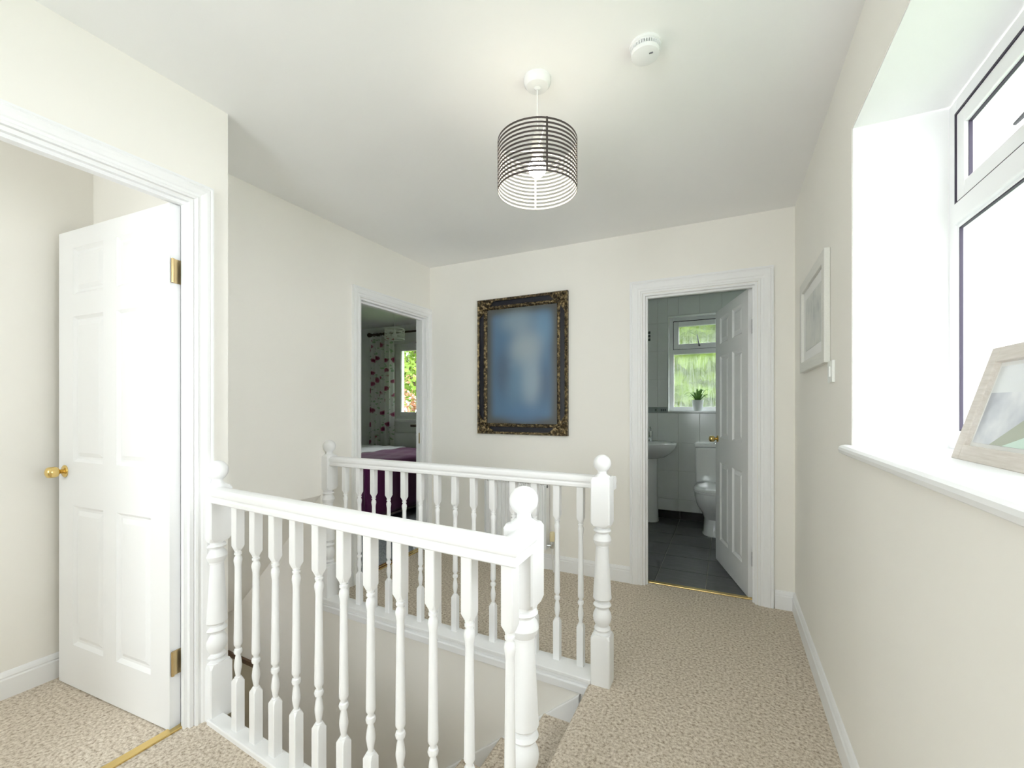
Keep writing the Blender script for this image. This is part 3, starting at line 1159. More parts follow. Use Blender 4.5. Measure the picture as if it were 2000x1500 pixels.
# rear balustrade
RA, RB = (-2.245, 1.997), (-0.448, 1.966)
bal2 = thing('balustrade', 'longer white turned-spindle balustrade opposite the radiator', 'balustrade', (-1.4, 1.97, 0.0))
newel(bal2, XL + 0.012, 1.998, half=True)
newel(bal2, -0.4925, 1.9175)
hr = MB()
sweep_xy(hr, RAIL, [RA, RB])
hr.build('handrail', 'white_gloss', bal2, smooth=True, angle=28)
pl = MB()
pl.prism([(-2.284, 1.941), (-0.534, 1.871), (-0.534, 1.995), (-2.284, 2.032)], 0.0, PLATE)
pl.prism([(-2.284, 1.947), (-0.534, 1.877), (-0.534, 1.90), (-2.284, 1.97)], -0.016, 0.0)
pl.prism([(-2.284, 1.936), (-0.534, 1.866), (-0.534, 1.90), (-2.284, 1.97)], -0.052, -0.016)
pl.build('base_plate', 'white_gloss', bal2, bevel=0.004)
put_balusters(bal2, RA, RB, [-2.118 + 0.1163 * k for k in range(14)])

# ------------------------------------------------------------------ staircase
st = thing('staircase', 'beige carpeted staircase going down between the two balustrades', 'staircase', (-0.9, 1.45, -0.2))
RISE, GOING, XN0 = 0.190, 0.2265, -0.530


def y_back(x):
    return SW_B1[1] + (x - SW_B1[0]) * (SW_B0[1] - SW_B1[1]) / (SW_B0[0] - SW_B1[0])


def y_front(x):
    return SW_F1[1] + (x - SW_F1[0]) * (SW_F0[1] - SW_F1[1]) / (SW_F0[0] - SW_F1[0])


for k in range(1, 13):
    xn = XN0 - GOING * k              # nosing of tread k
    z = -RISE * k
    xb = xn + GOING + 0.02
    ya, yb = y_front(xn) + 0.008, y_back(xb) - 0.010
    tmb = MB()
    tmb.prism([(xn + 0.014, ya), (xb, ya), (xb, yb), (xn + 0.014, yb)], z - 0.03, z)
    tmb.tube([(xn + 0.015, ya, z - 0.016), (xn + 0.015, yb, z - 0.016)], 0.016, 10)
    tmb.build('tread', 'beige_carpet', st, smooth=True)
    MB().prism([(xb - 0.02, ya), (xb, ya), (xb, yb), (xb - 0.02, yb)], z - 0.01, z + RISE - 0.02).build('riser', 'beige_carpet', st)
for nm, fy, s in (('string_board', y_back, -1), ('string_board', y_front, 1)):
    a, b = (XN0 - 0.052 if s < 0 else XN0 - 0.003), XN0 - GOING * 12
    zo = lambda x: -(XN0 - x) * RISE / GOING - 0.012
    pts = [(a, zo(a)), (b, zo(b)), (b, zo(b) - 0.36), (a, zo(a) - 0.36)]
    g = MB()
    g.loft([[(x, fy(x) + s * 0.024, z) for x, z in pts], [(x, fy(x) + s * (0.006 if s < 0 else 0.001), z) for x, z in pts]])
    g.build(nm, 'white_gloss', st, bevel=0.004)

sp = thing('framed_print', 'brown wood framed print hanging low on the stairwell wall', 'picture', (-3.1, y_back(-3.1) - 0.01, -0.85))
yq = y_back(-3.0)
xa, xb, za, zb = -3.34, -2.93, -1.10, -0.575


def yb_(x, d):
    return y_back(x) - d


def slab(name, x0, x1, z0, z1, d0, d1, m):
    g = MB()
    g.add([(x, yb_(x, d), z) for z in (z0, z1) for d in (d0, d1) for x in (x0, x1)],
          [(0, 1, 3, 2), (4, 6, 7, 5), (0, 4, 5, 1), (2, 3, 7, 6), (0, 2, 6, 4), (1, 5, 7, 3)])
    return g.build(name, m, sp)


slab('frame_stile', xa, xa + 0.03, za, zb, 0, 0.022, 'brown_frame')
slab('frame_stile', xb - 0.03, xb, za, zb, 0, 0.022, 'brown_frame')
slab('frame_rail', xa + 0.03, xb - 0.03, zb - 0.03, zb, 0, 0.022, 'brown_frame')
slab('frame_rail', xa + 0.03, xb - 0.03, za, za + 0.03, 0, 0.022, 'brown_frame')
slab('print', xa + 0.028, xb - 0.028, za + 0.028, zb - 0.028, 0, 0.008, 'stair_print')

# ------------------------------------------------------------------ pendant lamp on the landing
LX, LY = -0.617, 1.474
lp = thing('pendant_lamp', 'lit pendant lamp with dark ringed drum shade over the stairwell', 'lamp', (LX, LY, CEIL))
MB().lathe([(0.050, CEIL), (0.050, CEIL - 0.012), (0.047, CEIL - 0.020), (0.040, CEIL - 0.030), (0.012, CEIL - 0.034), (0.006, CEIL - 0.040)],
           28, at=(LX, LY, 0)).build('ceiling_rose', 'white_plastic', lp, smooth=True)
MB().lathe([(0.0028, CEIL - 0.036), (0.0028, 2.19)], 8, at=(LX, LY, 0)).build('flex', 'cord_white', lp, smooth=True)
MB().lathe([(0.008, 2.205), (0.014, 2.198), (0.019, 2.180), (0.020, 2.150), (0.024, 2.148), (0.024, 2.138), (0.020, 2.136), (0.020, 2.112), (0.016, 2.108)],
           20, at=(LX, LY, 0)).build('lamp_holder', 'lamp_holder_white', lp, smooth=True)
bp_ = [(0.013, 2.115), (0.015, 2.108)]
for i in range(1, 10):
    a = PI * (0.16 + 0.84 * i / 9)
    bp_.append((max(0.033 * math.sin(a), 0.0003), 2.077 + 0.033 * math.cos(a)))
MB().lathe(bp_, 16, at=(LX, LY, 0)).build('bulb', 'bulb_glass', lp, smooth=True)
SH_R, SH_B, SH_T, NR = 0.144, 1.990, 2.170, 13
shade = thing('shade', 'x', 'x')
del shade['label'], shade['category']
shade['label'] = 'dark outside, cream inside'
shade.parent = lp
shade.matrix_parent_inverse = Matrix.Translation((-LX, -LY, -CEIL))
shade.location = (LX, LY, SH_B)
ring_first = None
for i in range(NR):
    if ring_first is None:
        g = MB()
        seg, hh = 64, 0.0062
        for r, mi in ((SH_R, 0), (SH_R - 0.0016, 1)):
            vs = [(r * math.cos(2 * PI * k / seg), r * math.sin(2 * PI * k / seg), z) for z in (0, hh) for k in range(seg)]
            g.add(vs, [(k, (k + 1) % seg, seg + (k + 1) % seg, seg + k) for k in range(seg)], mi)
        for z in (0, hh):
            vs = [(r * math.cos(2 * PI * k / seg), r * math.sin(2 * PI * k / seg), z) for r in (SH_R, SH_R - 0.0016) for k in range(seg)]
            g.add(vs, [(k, (k + 1) % seg, seg + (k + 1) % seg, seg + k) for k in range(seg)], 0)
        o = ring_first = g.build('shade_ring', ['shade_outside', 'shade_inside'], shade, smooth=True, local=True)
    else:
        o = ring_first.copy()
        COL.objects.link(o)
    o.location = (0, 0, (SH_T - SH_B - 0.0062) * i / (NR - 1))
for ang in (-0.95, 2.02):
    ca, sa = math.cos(ang), math.sin(ang)
    g = MB()
    for r0, r1, mi in ((SH_R - 0.0006, SH_R + 0.0014, 0), (SH_R - 0.0030, SH_R - 0.0006, 1)):
        vs = [(r * ca - u * sa, r * sa + u * ca, z) for z in (0, SH_T - SH_B) for u in (-0.0032, 0.0032) for r in (r0, r1)]
        g.add(vs, [(0, 2, 3, 1), (4, 5, 7, 6), (0, 1, 5, 4), (2, 6, 7, 3), (0, 4, 6, 2), (1, 3, 7, 5)], mi)
    g.build('shade_upright', ['shade_outside', 'shade_inside'], shade, local=True)
g = MB()
for k in range(3):
    a = -0.95 + 2 * PI * k / 3
    g.tube([(0.02 * math.cos(a), 0.02 * math.sin(a), 0.153), (SH_R * math.cos(a), SH_R * math.sin(a), 0.175)], 0.0018, 6)
g.build('shade_spider', 'white_plastic', shade, local=True)

# smoke alarm
SX, SY = -0.240, 1.492
sm = thing('smoke_alarm', 'round white smoke alarm on the ceiling beside the pendant lamp', 'smoke alarm', (SX, SY, CEIL))
MB().lathe([(0.050, CEIL), (0.050, CEIL - 0.008), (0.046, CEIL - 0.010)], 32, at=(SX, SY, 0)).build('base', 'white_plastic', sm, smooth=True)
MB().lathe([(0.045, CEIL - 0.009), (0.045, CEIL - 0.012), (0.036, CEIL - 0.013), (0.036, CEIL - 0.023), (0.046, CEIL - 0.024), (0.046, CEIL - 0.027), (0.044, CEIL - 0.036), (0.030, CEIL - 0.040), (0.001, CEIL - 0.041)], 32,
           at=(SX, SY, 0)).build('cover', 'white_plastic', sm, smooth=True)
g = MB()
for k in range(36):
    a = 2 * PI * k / 36
    c_, s_ = math.cos(a), math.sin(a)
    vs = [(SX + r * c_ - u * s_, SY + r * s_ + u * c_, z) for z in (CEIL - 0.023, CEIL - 0.013) for u in (-0.0016, 0.0016) for r in (0.034, 0.0462)]
    g.add(vs, [(0, 2, 3, 1), (4, 5, 7, 6), (0, 1, 5, 4), (2, 6, 7, 3), (0, 4, 6, 2), (1, 3, 7, 5)])
g.build('vents', 'white_plastic', sm)
MB().box(SX + 0.014, SX + 0.026, SY - 0.014, SY - 0.010, CEIL - 0.0425, CEIL - 0.039).build('test_button', 'dark_metal', sm)

# ------------------------------------------------------------------ gilt framed picture on the back wall
PX0, PX1, PZ0, PZ1 = -1.798, -1.040, 0.998, 2.062
gp = thing('framed_painting', 'large blurred blue picture in an ornate gilt and black frame', 'painting', ((PX0 + PX1) / 2, YB, PZ0))


def frame_ring(name, off0, off1, d0, d1, m, rnd=False):
    """mitred moulding: offsets in from the outer edge, depths proud of the wall"""
    g = MB()
    prof = [(off0, 0.0015), (off0, d0), ((off0 * 0.6 + off1 * 0.4), max(d0, d1) + (0.006 if rnd else 0)), (off1, d1), (off1, 0.0015)]
    cor = lambda o: [(PX0 + o, PZ0 + o), (PX1 - o, PZ0 + o), (PX1 - o, PZ1 - o), (PX0 + o, PZ1 - o)]
    n = len(prof)
    vs = [(x, YB - d, z) for o, d in prof for x, z in cor(o)]
    fs = []
    for i in range(n - 1):
        for k in range(4):
            j = (k + 1) % 4
            fs.append((i * 4 + k, i * 4 + j, (i + 1) * 4 + j, (i + 1) * 4 + k))
    g.add(vs, fs)
    return g.build(name, m, gp)


frame_ring('outer_moulding', 0.0, 0.020, 0.030, 0.034, 'antique_gilt', True)
frame_ring('inner_moulding', 0.058, 0.084, 0.028, 0.018, 'antique_gilt', True)
b_ = 0.020
for nm, x0, x1, z0, z1 in (('black_panel', PX0 + b_, PX0 + 0.060, PZ0 + b_, PZ1 - b_), ('black_panel', PX1 - 0.060, PX1 - b_, PZ0 + b_, PZ1 - b_),
                           ('black_panel', PX0 + 0.06, PX1 - 0.06, PZ0 + b_, PZ0 + 0.06), ('black_panel', PX0 + 0.06, PX1 - 0.06, PZ1 - 0.06, PZ1 - b_)):
    MB().box(x0, x1, YB - 0.022, YB - 0.002, z0, z1).build(nm, 'black_panel', gp)
MB().box(PX0 + 0.08, PX1 - 0.08, YB - 0.014, YB - 0.001, PZ0 + 0.08, PZ1 - 0.08).build('canvas', 'blue_canvas', gp)


def sphere_into(g, c, r, sy=0.6, seg=8, rings=5):
    pr = [(max(r * math.sin(PI * i / rings), 0.0002), -r * math.cos(PI * i / rings)) for i in range(rings + 1)]
    rr = []
    for rad, h in pr:
        rr.append([(c[0] + rad * math.cos(2 * PI * k / seg), c[1] + sy * rad * math.sin(2 * PI * k / seg), c[2] + h) for k in range(seg)])
    g.loft(rr)


for sx, sz in ((0, 0), (1, 0), (0, 1), (1, 1)):
    cx, cz = (PX1 if sx else PX0), (PZ1 if sz else PZ0)
    dx, dz = (-1 if sx else 1), (-1 if sz else 1)
    g = MB()
    tri = [(0, 0), (0.155, 0.0), (0.155, 0.018), (0.12, 0.045), (0.085, 0.082), (0.045, 0.12), (0.018, 0.155), (0.0, 0.155)]
    g.loft([[(cx + dx * u, YB - 0.004, cz + dz * v) for u, v in tri], [(cx + dx * (u * 0.97 + 0.001), YB - 0.031, cz + dz * (v * 0.97 + 0.001)) for u, v in tri]])
    rnd = random.Random(3)
    for u, v, r in ((0.045, 0.045, 0.030), (0.095, 0.030, 0.019), (0.030, 0.095, 0.019), (0.128, 0.020, 0.012), (0.020, 0.128, 0.012), (0.018, 0.018, 0.016),
                    (0.072, 0.062, 0.016), (0.062, 0.072, 0.016), (0.070, 0.015, 0.012), (0.015, 0.070, 0.012)):
        sphere_into(g, (cx + dx * u, YB - 0.031, cz + dz * v), r, 0.55)
    g.build('corner_ornament', 'antique_gilt', gp, smooth=True, angle=60)
for zz in (PZ0 + 0.069, PZ1 - 0.069):
    g = MB()
    for k in range(44):
        x = PX0 + 0.11 + (PX1 - PX0 - 0.22) * k / 43
        sphere_into(g, (x, YB - 0.031, zz), 0.0095 if k % 2 else 0.0085, 0.6, 6, 4)
    g.build('bead_carving', 'antique_gilt', gp, smooth=True)['kind'] = 'stuff'
for xx in (PX0 + 0.069, PX1 - 0.069):
    g = MB()
    for k in range(68):
        z = PZ0 + 0.11 + (PZ1 - PZ0 - 0.22) * k / 67
        sphere_into(g, (xx, YB - 0.031, z), 0.0095 if k % 2 else 0.0085, 0.6, 6, 4)
    g.build('bead_carving', 'antique_gilt', gp, smooth=True)['kind'] = 'stuff'

# ------------------------------------------------------------------ pictures and switch on the right wall
rp = thing('framed_picture', 'pale framed grey picture on the window wall', 'picture', (XR, 2.42, 1.39))
y0, y1, z0, z1 = 2.085, 2.72, 1.385, 1.835
xf = XR - 0.022
for nm, a, b, c, d in (('frame_stile', y0, y0 + 0.055, z0, z1), ('frame_stile', y1 - 0.055, y1, z0, z1),
                       ('frame_rail', y0 + 0.055, y1 - 0.055, z0, z0 + 0.05), ('frame_rail', y0 + 0.055, y1 - 0.055, z1 - 0.05, z1)):
    MB().box(xf, XR - 0.001, a, b, c, d).build(nm, 'white_washed_wood', rp, bevel=0.002)
MB().box(XR - 0.010, XR - 0.002, y0 + 0.05, y1 - 0.05, z0 + 0.045, z1 - 0.045).build('mount_board', 'mat_board', rp)
MB().box(XR - 0.012, XR - 0.009, y0 + 0.12, y1 - 0.12, z0 + 0.10, z1 - 0.10).build('print', 'grey_print', rp)

sw = thing('light_switch', 'small white wall switch below the pale framed picture', 'switch', (XR, 2.045, 1.30))
MB().box(XR - 0.010, XR - 0.0, 2.004, 2.088, 1.303, 1.387).build('switch_plate', 'switch_white', sw, bevel=0.003)
MB().box(XR - 0.015, XR - 0.009, 2.034, 2.058, 1.325, 1.365).build('rocker', 'switch_white', sw, bevel=0.002)

# framed print leaning on the sill
fp = thing('framed_print', 'limed wood framed beach print leaning against the landing window', 'picture', (0.495, 1.445, 1.0865))
lean = math.atan2(0.075, 0.262)
fp.rotation_euler = (0, lean, 0)          # local z runs up the picture, local -y to the left end
Wd, Hd = 0.40, 0.274


def fbox(nm, a, b, c, d, x0, x1, m, bev=0.002):
    return MB().box(x0, x1, -b, -a, c, d).build(nm, m, fp, bevel=bev, local=True)


fbox('frame_stile', 0, 0.036, 0, Hd, 0.0, 0.022, 'limed_wood')
fbox('frame_stile', Wd - 0.036, Wd, 0, Hd, 0.0, 0.022, 'limed_wood')
fbox('frame_rail', 0.036, Wd - 0.036, 0, 0.036, 0.0, 0.022, 'limed_wood')
fbox('frame_rail', 0.036, Wd - 0.036, Hd - 0.036, Hd, 0.0, 0.022, 'limed_wood')
fbox('backing_board', 0.02, Wd - 0.02, 0.02, Hd - 0.02, 0.016, 0.021, 'mat_board', 0)
fbox('print_border', 0.034, Wd - 0.034, 0.034, Hd - 0.034, 0.012, 0.016, 'mat_board', 0)
pz0, pz1 = 0.046, Hd - 0.046
fbox('print_sky', 0.046, Wd - 0.046, 0.165, pz1, 0.0105, 0.0122, 'beach_sky', 0)
fbox('print_sea', 0.046, Wd - 0.046, pz0, 0.165, 0.0105, 0.0122, 'beach_sea', 0)
for nm, poly, m in (('print_dune', [(0.12, pz0), (0.354, pz0), (0.354, 0.165), (0.29, 0.155)], 'beach_dune'),
                    ('print_grass', [(0.17, pz0), (0.354, pz0), (0.354, 0.11)], 'beach_green')):
    dd = 0.0098 if m == 'beach_dune' else 0.0092
    g = MB()
    g.loft([[(dd, -u, v) for u, v in poly], [(dd + 0.0012, -u, v) for u, v in poly]])
    g.build(nm, m, fp, local=True)

# ------------------------------------------------------------------ landing radiator
ra = thing('radiator', 'white panel radiator under the gilt framed picture', 'radiator', (-1.43, YB, 0.16))
rx0, rx1, rz0, rz1 = -1.70, -1.19, 0.165, 0.675
g = MB()
n_c = 15
pts = []
for k in range(n_c):
    x = rx0 + (rx1 - rx0) * k / n_c
    wv = (rx1 - rx0) / n_c
    pts += [(x + wv * 0.10, 3.012), (x + wv * 0.30, 3.000), (x + wv * 0.70, 3.000), (x + wv * 0.90, 3.012)]
poly = [(rx0, 3.030)] + [(rx0, 3.012)] + pts + [(rx1, 3.012), (rx1, 3.030)]
g.prism(poly, rz0 + 0.03, rz1 - 0.044)
g.box(rx0, rx1, 3.006, 3.030, rz0, rz0 + 0.03)
g.build('panel', 'white_plastic', ra, bevel=0.003)
g = MB().box(rx0 - 0.004, rx1 + 0.004, 3.000, 3.070, rz1 - 0.004, rz1 + 0.006)
g.build('top_grille', 'white_plastic', ra, bevel=0.002)
g = MB()
g.box(rx0, rx1, 3.006, 3.012, rz1 - 0.046, rz1 - 0.040)
g.box(rx0, rx1, 3.006, 3.012, rz1 - 0.026, rz1)
for k in range(25):
    x = rx0 + (rx1 - rx0) * (k + 0.5) / 25
    g.box(x - 0.005, x + 0.005, 3.006, 3.012, rz1 - 0.040, rz1 - 0.026)
g.build('grille_band', 'white_plastic', ra)
MB().box(rx0 - 0.004, rx0, 3.0, 3.07, rz0, rz1).build('side_panel', 'white_plastic', ra)
MB().box(rx1, rx1 + 0.004, 3.0, 3.07, rz0, rz1).build('side_panel', 'white_plastic', ra)
MB().box(rx0 + 0.08, rx0 + 0.11, 3.03, YB, rz0 + 0.1, rz1 - 0.1).build('bracket', 'white_plastic', ra)
MB().box(rx1 - 0.11, rx1 - 0.08, 3.03, YB, rz0 + 0.1, rz1 - 0.1).build('bracket', 'white_plastic', ra)
MB().lathe([(0.011, 0), (0.011, 0.004), (0.006, 0.006)], 10, at=(rx1 + 0.004, 3.02, rz1 - 0.05), axis='x').build('air_vent', 'dark_metal', ra)
vx, vy = -1.150, 3.03
MB().lathe([(0.016, 0.225), (0.019, 0.235), (0.019, 0.285), (0.015, 0.293)], 16, at=(vx, vy, 0)).build('valve_head', 'trv_cream', ra, smooth=True)
g = MB().lathe([(0.013, 0.175), (0.014, 0.205), (0.010, 0.225)], 12, at=(vx, vy, 0))
g.tube([(vx, vy, 0.192), (rx1 + 0.002, vy - 0.006, 0.192)], 0.010, 10)
g.build('valve_body', 'chrome', ra, smooth=True)
MB().tube([(vx, vy, 0.18), (vx + 0.004, vy, 0.09), (vx + 0.014, vy, 0.0)], 0.0065, 8).build('pipe', 'cord_white', ra, smooth=True)

# ------------------------------------------------------------------ bathroom fittings
def ell(cx, cy, a, b, z, n=32, p=2.4, yflat=None):
    r = []
    for i in range(n):
        t = 2 * PI * i / n
        c_, s_ = math.cos(t), math.sin(t)
        x = cx + a * math.copysign(abs(c_) ** (2 / p), c_)
        y = cy + b * math.copysign(abs(s_) ** (2 / p), s_)
        if yflat is not None:
            y = min(y, yflat)
        r.append((x, y, z))
    return r


BX, BY = -0.745, 4.835
ba = thing('wash_basin', 'white pedestal wash basin beside the bathroom window', 'basin', (BX, BY, 0.0))
yf = YEXT - 0.007
g = MB()
g.loft([ell(BX, BY + 0.05, 0.10, 0.10, 0.665, yflat=yf), ell(BX, BY + 0.03, 0.17, 0.15, 0.685, yflat=yf), ell(BX, BY + 0.01, 0.235, 0.205, 0.735, yflat=yf),
        ell(BX, BY, 0.275, 0.240, 0.790, yflat=yf), ell(BX, BY, 0.285, 0.250, 0.822, yflat=yf), ell(BX, BY, 0.285, 0.250, 0.835, yflat=yf),
        ell(BX, BY, 0.278, 0.243, 0.841, yflat=yf), ell(BX, BY - 0.035, 0.235, 0.180, 0.838), ell(BX, BY - 0.035, 0.215, 0.165, 0.800),
        ell(BX, BY - 0.03, 0.15, 0.11, 0.735), ell(BX, BY - 0.02, 0.03, 0.03, 0.720)], cap0=True, cap1=True)
g.build('bowl', 'ceramic', ba, smooth=True, angle=50)
MB().loft([ell(BX, BY + 0.06, 0.098, 0.11, 0.0), ell(BX, BY + 0.06, 0.092, 0.105, 0.05), ell(BX, BY + 0.06, 0.082, 0.10, 0.40), ell(BX, BY + 0.06, 0.086, 0.10, 0.67)]
          ).build('pedestal', 'ceramic', ba, smooth=True)
tp = MB().lathe([(0.024, 0.836), (0.024, 0.842), (0.020, 0.845), (0.020, 0.915), (0.022, 0.920), (0.022, 0.945), (0.014, 0.950)], 18, at=(BX, 4.985, 0))
tp.tube([(BX, 4.985, 0.885), (BX, 4.93, 0.890), (BX, 4.87, 0.875)], [0.013, 0.012, 0.011], 10)
tp.tube([(BX, 4.985, 0.950), (BX, 4.99, 0.975), (BX, 4.94, 0.992)], [0.009, 0.008, 0.007], 8)
tp.build('tap', 'chrome', ba, smooth=True)
MB().lathe([(0.009, 0), (0.009, -0.003)], 12, at=(BX, BY + 0.12, 0.805), axis='y').build('overflow', 'chrome', ba)

TX = -0.10
to = thing('toilet', 'white close-coupled toilet behind the bathroom door', 'toilet', (TX, 4.6, 0.0))
MB().box(TX - 0.188, TX + 0.188, 4.870, YEXT - 0.007, 0.435, 0.800).build('cistern', 'ceramic', to, bevel=0.018, seg=3)
ci = MB().box(TX - 0.197, TX + 0.197, 4.858, YEXT - 0.006, 0.800, 0.840).build('cistern_lid', 'ceramic', to, bevel=0.012, seg=3)
MB().lathe([(0.022, 0.838), (0.022, 0.845), (0.018, 0.847)], 20, at=(TX, 4.95, 0)).build('flush_button', 'chrome', to, smooth=True)
SYc = 4.635
MB().loft([ell(TX, SYc + 0.05, 0.115, 0.20, 0.0), ell(TX, SYc + 0.05, 0.105, 0.185, 0.02), ell(TX, SYc + 0.05, 0.098, 0.175, 0.15), ell(TX, SYc + 0.03, 0.12, 0.20, 0.21),
           ell(TX, SYc + 0.01, 0.162, 0.24, 0.28), ell(TX, SYc, 0.180, 0.262, 0.36), ell(TX, SYc, 0.180, 0.262, 0.405)]).build('pan', 'ceramic', to, smooth=True)
MB().box(TX - 0.10, TX + 0.10, 4.80, YEXT - 0.01, 0.15, 0.437).build('outlet_housing', 'ceramic', to, bevel=0.02)
MB().loft([ell(TX, SYc, 0.186, 0.268, 0.405), ell(TX, SYc, 0.190, 0.272, 0.412), ell(TX, SYc, 0.188, 0.270, 0.424)]).build('seat', 'ceramic', to, smooth=True, angle=50)
MB().loft([ell(TX, SYc, 0.188, 0.270, 0.426), ell(TX, SYc, 0.190, 0.272, 0.436), ell(TX, SYc, 0.180, 0.262, 0.450), ell(TX, SYc, 0.12, 0.19, 0.457)]
          ).build('seat_lid', 'ceramic', to, smooth=True, angle=50)
for s in (-0.08, 0.08):
    MB().lathe([(0.014, 0.42), (0.014, 0.452)], 10, at=(TX + s, 4.885, 0)).build('seat_hinge', 'chrome', to, smooth=True)

# pot plant on the bathroom sill
QX, QY, QZ = -0.275, 5.105, BATH_W[2] + 0.011
pp = thing('potted_plant', 'strap-leaved green plant in a small pale pot on the bathroom sill', 'plant', (QX, QY, QZ))
MB().lathe([(0.042, QZ), (0.047, QZ + 0.01), (0.056, QZ + 0.100), (0.059, QZ + 0.118), (0.053, QZ + 0.118), (0.050, QZ + 0.100)], 24, at=(QX, QY, 0), cap1=False
           ).build('pot', 'pot_glaze', pp, smooth=True)
MB().lathe([(0.050, QZ + 0.095), (0.0502, QZ + 0.102), (0.001, QZ + 0.106)], 16, at=(QX, QY, 0)).build('soil', 'soil', pp)
rnd = random.Random(11)
for k in range(30):
    a = 2 * PI * k / 30 * 2.618 + rnd.uniform(-0.2, 0.2)
    reach = rnd.uniform(0.06, 0.165) * (0.55 if math.sin(a) > 0.25 else 1.0)
    top = rnd.uniform(0.05, 0.125)
    wd = rnd.uniform(0.008, 0.013)
    L_, R_ = [], []
    for i in range(7):
        t = i / 6
        r = 0.012 + reach * t
        z = QZ + 0.10 + top * math.sin(t * 2.3) * 1.1
        w = wd * (1 - t ** 2.5) + 0.0006
        c_, s_ = math.cos(a), math.sin(a)
        yy = QY + r * s_
        yy = min(yy, YW - 0.02)
        L_.append((QX + r * c_ - w * s_, yy + w * c_ * 0.8, z))
        R_.append((QX + r * c_ + w * s_, yy - w * c_ * 0.8, z + 0.002))
    g = MB()
    g.add(L_ + R_, [(i, i + 1, 8 + i, 7 + i) for i in range(6)])
    o = g.build('leaf', 'house_plant_leaf', pp, smooth=True)

# ------------------------------------------------------------------ bedroom
BF, BH, BY0, BY1 = -3.17, -5.15, 3.24, 4.68
be = thing('bed', 'double bed with white linen seen through the bedroom doorway', 'bed', ((BF + BH) / 2, (BY0 + BY1) / 2, 0.0))
MB().box(BH, BF - 0.01, BY0 + 0.01, BY1 - 0.01, 0.09, 0.36).build('divan_base', 'bed_base_fabric', be, bevel=0.01)
MB().box(BH, BF - 0.006, BY0 + 0.006, BY1 - 0.006, 0.075, 0.095).build('base_trim', 'bed_trim_fabric', be)
MB().box(BH, BF - 0.02, BY0 + 0.02, BY1 - 0.02, 0.36, 0.60).build('mattress', 'white_bed_linen', be, bevel=0.04, seg=3)
MB().box(BH - 0.06, BH, BY0, BY1, 0.05, 1.05).build('headboard', 'bed_base_fabric', be, bevel=0.02)
for x in (BF - 0.1, BH + 0.1):
    for y in (BY0 + 0.1, BY1 - 0.1):
        MB().lathe([(0.02, 0.0), (0.024, 0.09)], 10, at=(x, y, 0)).build('leg', 'dark_wood', be)


def drape(name, x0, x1, y0, y1, zt, zb, th, m, seed, foot=True, side=True, nx=26, ny=34):
    """cloth lying on the bed top and hanging down over the foot (x1 side) and the near side (y0)"""
    rnd = random.Random(seed)
    hang = zt - zb
    us = [i / nx for i in range(nx + 1)]
    vs_ = [j / ny for j in range(ny + 1)]
    Lx, Ly = (x1 - x0) + (hang if foot else 0), (y1 - y0) + (hang if side else 0)
    P = []
    for v in vs_:
        for u in us:
            sx, sy = u * Lx, Ly - v * Ly          # sy measured from far side (y1) towards the near side
            x, dzx = (x0 + sx, 0.0) if sx <= x1 - x0 else (x1, sx - (x1 - x0))
            y, dzy = (y1 - sy, 0.0) if sy <= y1 - y0 else (y0, sy - (y1 - y0))
            dz = max(dzx, dzy)
            w = 0.006 * math.sin(17 * sy + 2 * sx) + 0.004 * math.sin(31 * sx + 5 * sy)
            if dzx > 0:
                x += 0.010 + 0.018 * abs(math.sin(9.5 * sy)) * min(1, dzx / 0.15)
            if dzy > 0:
                y -= 0.010 + 0.018 * abs(math.sin(9.5 * sx)) * min(1, dzy / 0.15)
            P.append((x, y, zt - dz + (w if dz == 0 else 0)))
    n = nx + 1
    fs = [(j * n + i, j * n + i + 1, (j + 1) * n + i + 1, (j + 1) * n + i) for j in range(ny) for i in range(nx)]
    g = MB().add(P, fs)
    o = g.build(name, m, smooth=True, angle=80)
    s = o.modifiers.new('thickness', 'SOLIDIFY')
    s.thickness, s.offset = th, 0.0
    return o


tag(drape('duvet', BH + 0.35, BF - 0.70, BY0, BY1, 0.662, 0.36, 0.02, 'white_bed_linen', 5, foot=False), 'white duvet spread over the bed', 'duvet')
tag(drape('throw', BF - 0.695, BF, BY0, BY1, 0.662, 0.115, 0.012, 'plum_throw', 6), 'plum purple throw draped over the foot of the bed', 'throw')
# slack under the throw so that it rests on the mattress
MB().box(BF - 0.66, BF - 0.03, BY0 + 0.03, BY1 - 0.02, 0.58, 0.646).build('folded_blanket_layer', 'white_bed_linen', be, bevel=0.03, seg=3)
MB().box(BH + 0.02, BF - 0.6, BY0 + 0.03, BY1 - 0.02, 0.58, 0.642).build('blanket_layer', 'white_bed_linen', be, bevel=0.03, seg=3)

# curtain, pole
cu = MB()
nx, nz_ = 60, 30
cx0, cx1 = -4.755, -4.315
P = []
for j in range(nz_ + 1):
    z = 2.235 - (2.235 - 0.16) * j / nz_
    for i in range(nx + 1):
        t = i / nx
        spread = 1 + 0.05 * (j / nz_)
        x = (cx0 + cx1) / 2 + (t - 0.5) * (cx1 - cx0) * spread
        a = 0.030 * math.sin(t * 2 * PI * 5.2 + 0.4 * math.sin(j * 0.15))
        P.append((x, 4.935 + a, z))
n = nx + 1
cu.add(P, [(j * n + i, j * n + i + 1, (j + 1) * n + i + 1, (j + 1) * n + i) for j in range(nz_) for i in range(nx)])
co = tag(cu.build('curtain', 'floral_curtain', smooth=True, angle=80), 'white curtain printed with magenta flowers beside bedroom window', 'curtain')
cp = thing('curtain_pole', 'dark curtain pole with turned finial above the bedroom window', 'curtain pole', (-3.6, 4.935, 2.275))
MB().tube([(-4.71, 4.935, 2.275), (-2.6, 4.935, 2.275)], 0.014, 12).build('pole', 'dark_wood', cp, smooth=True)
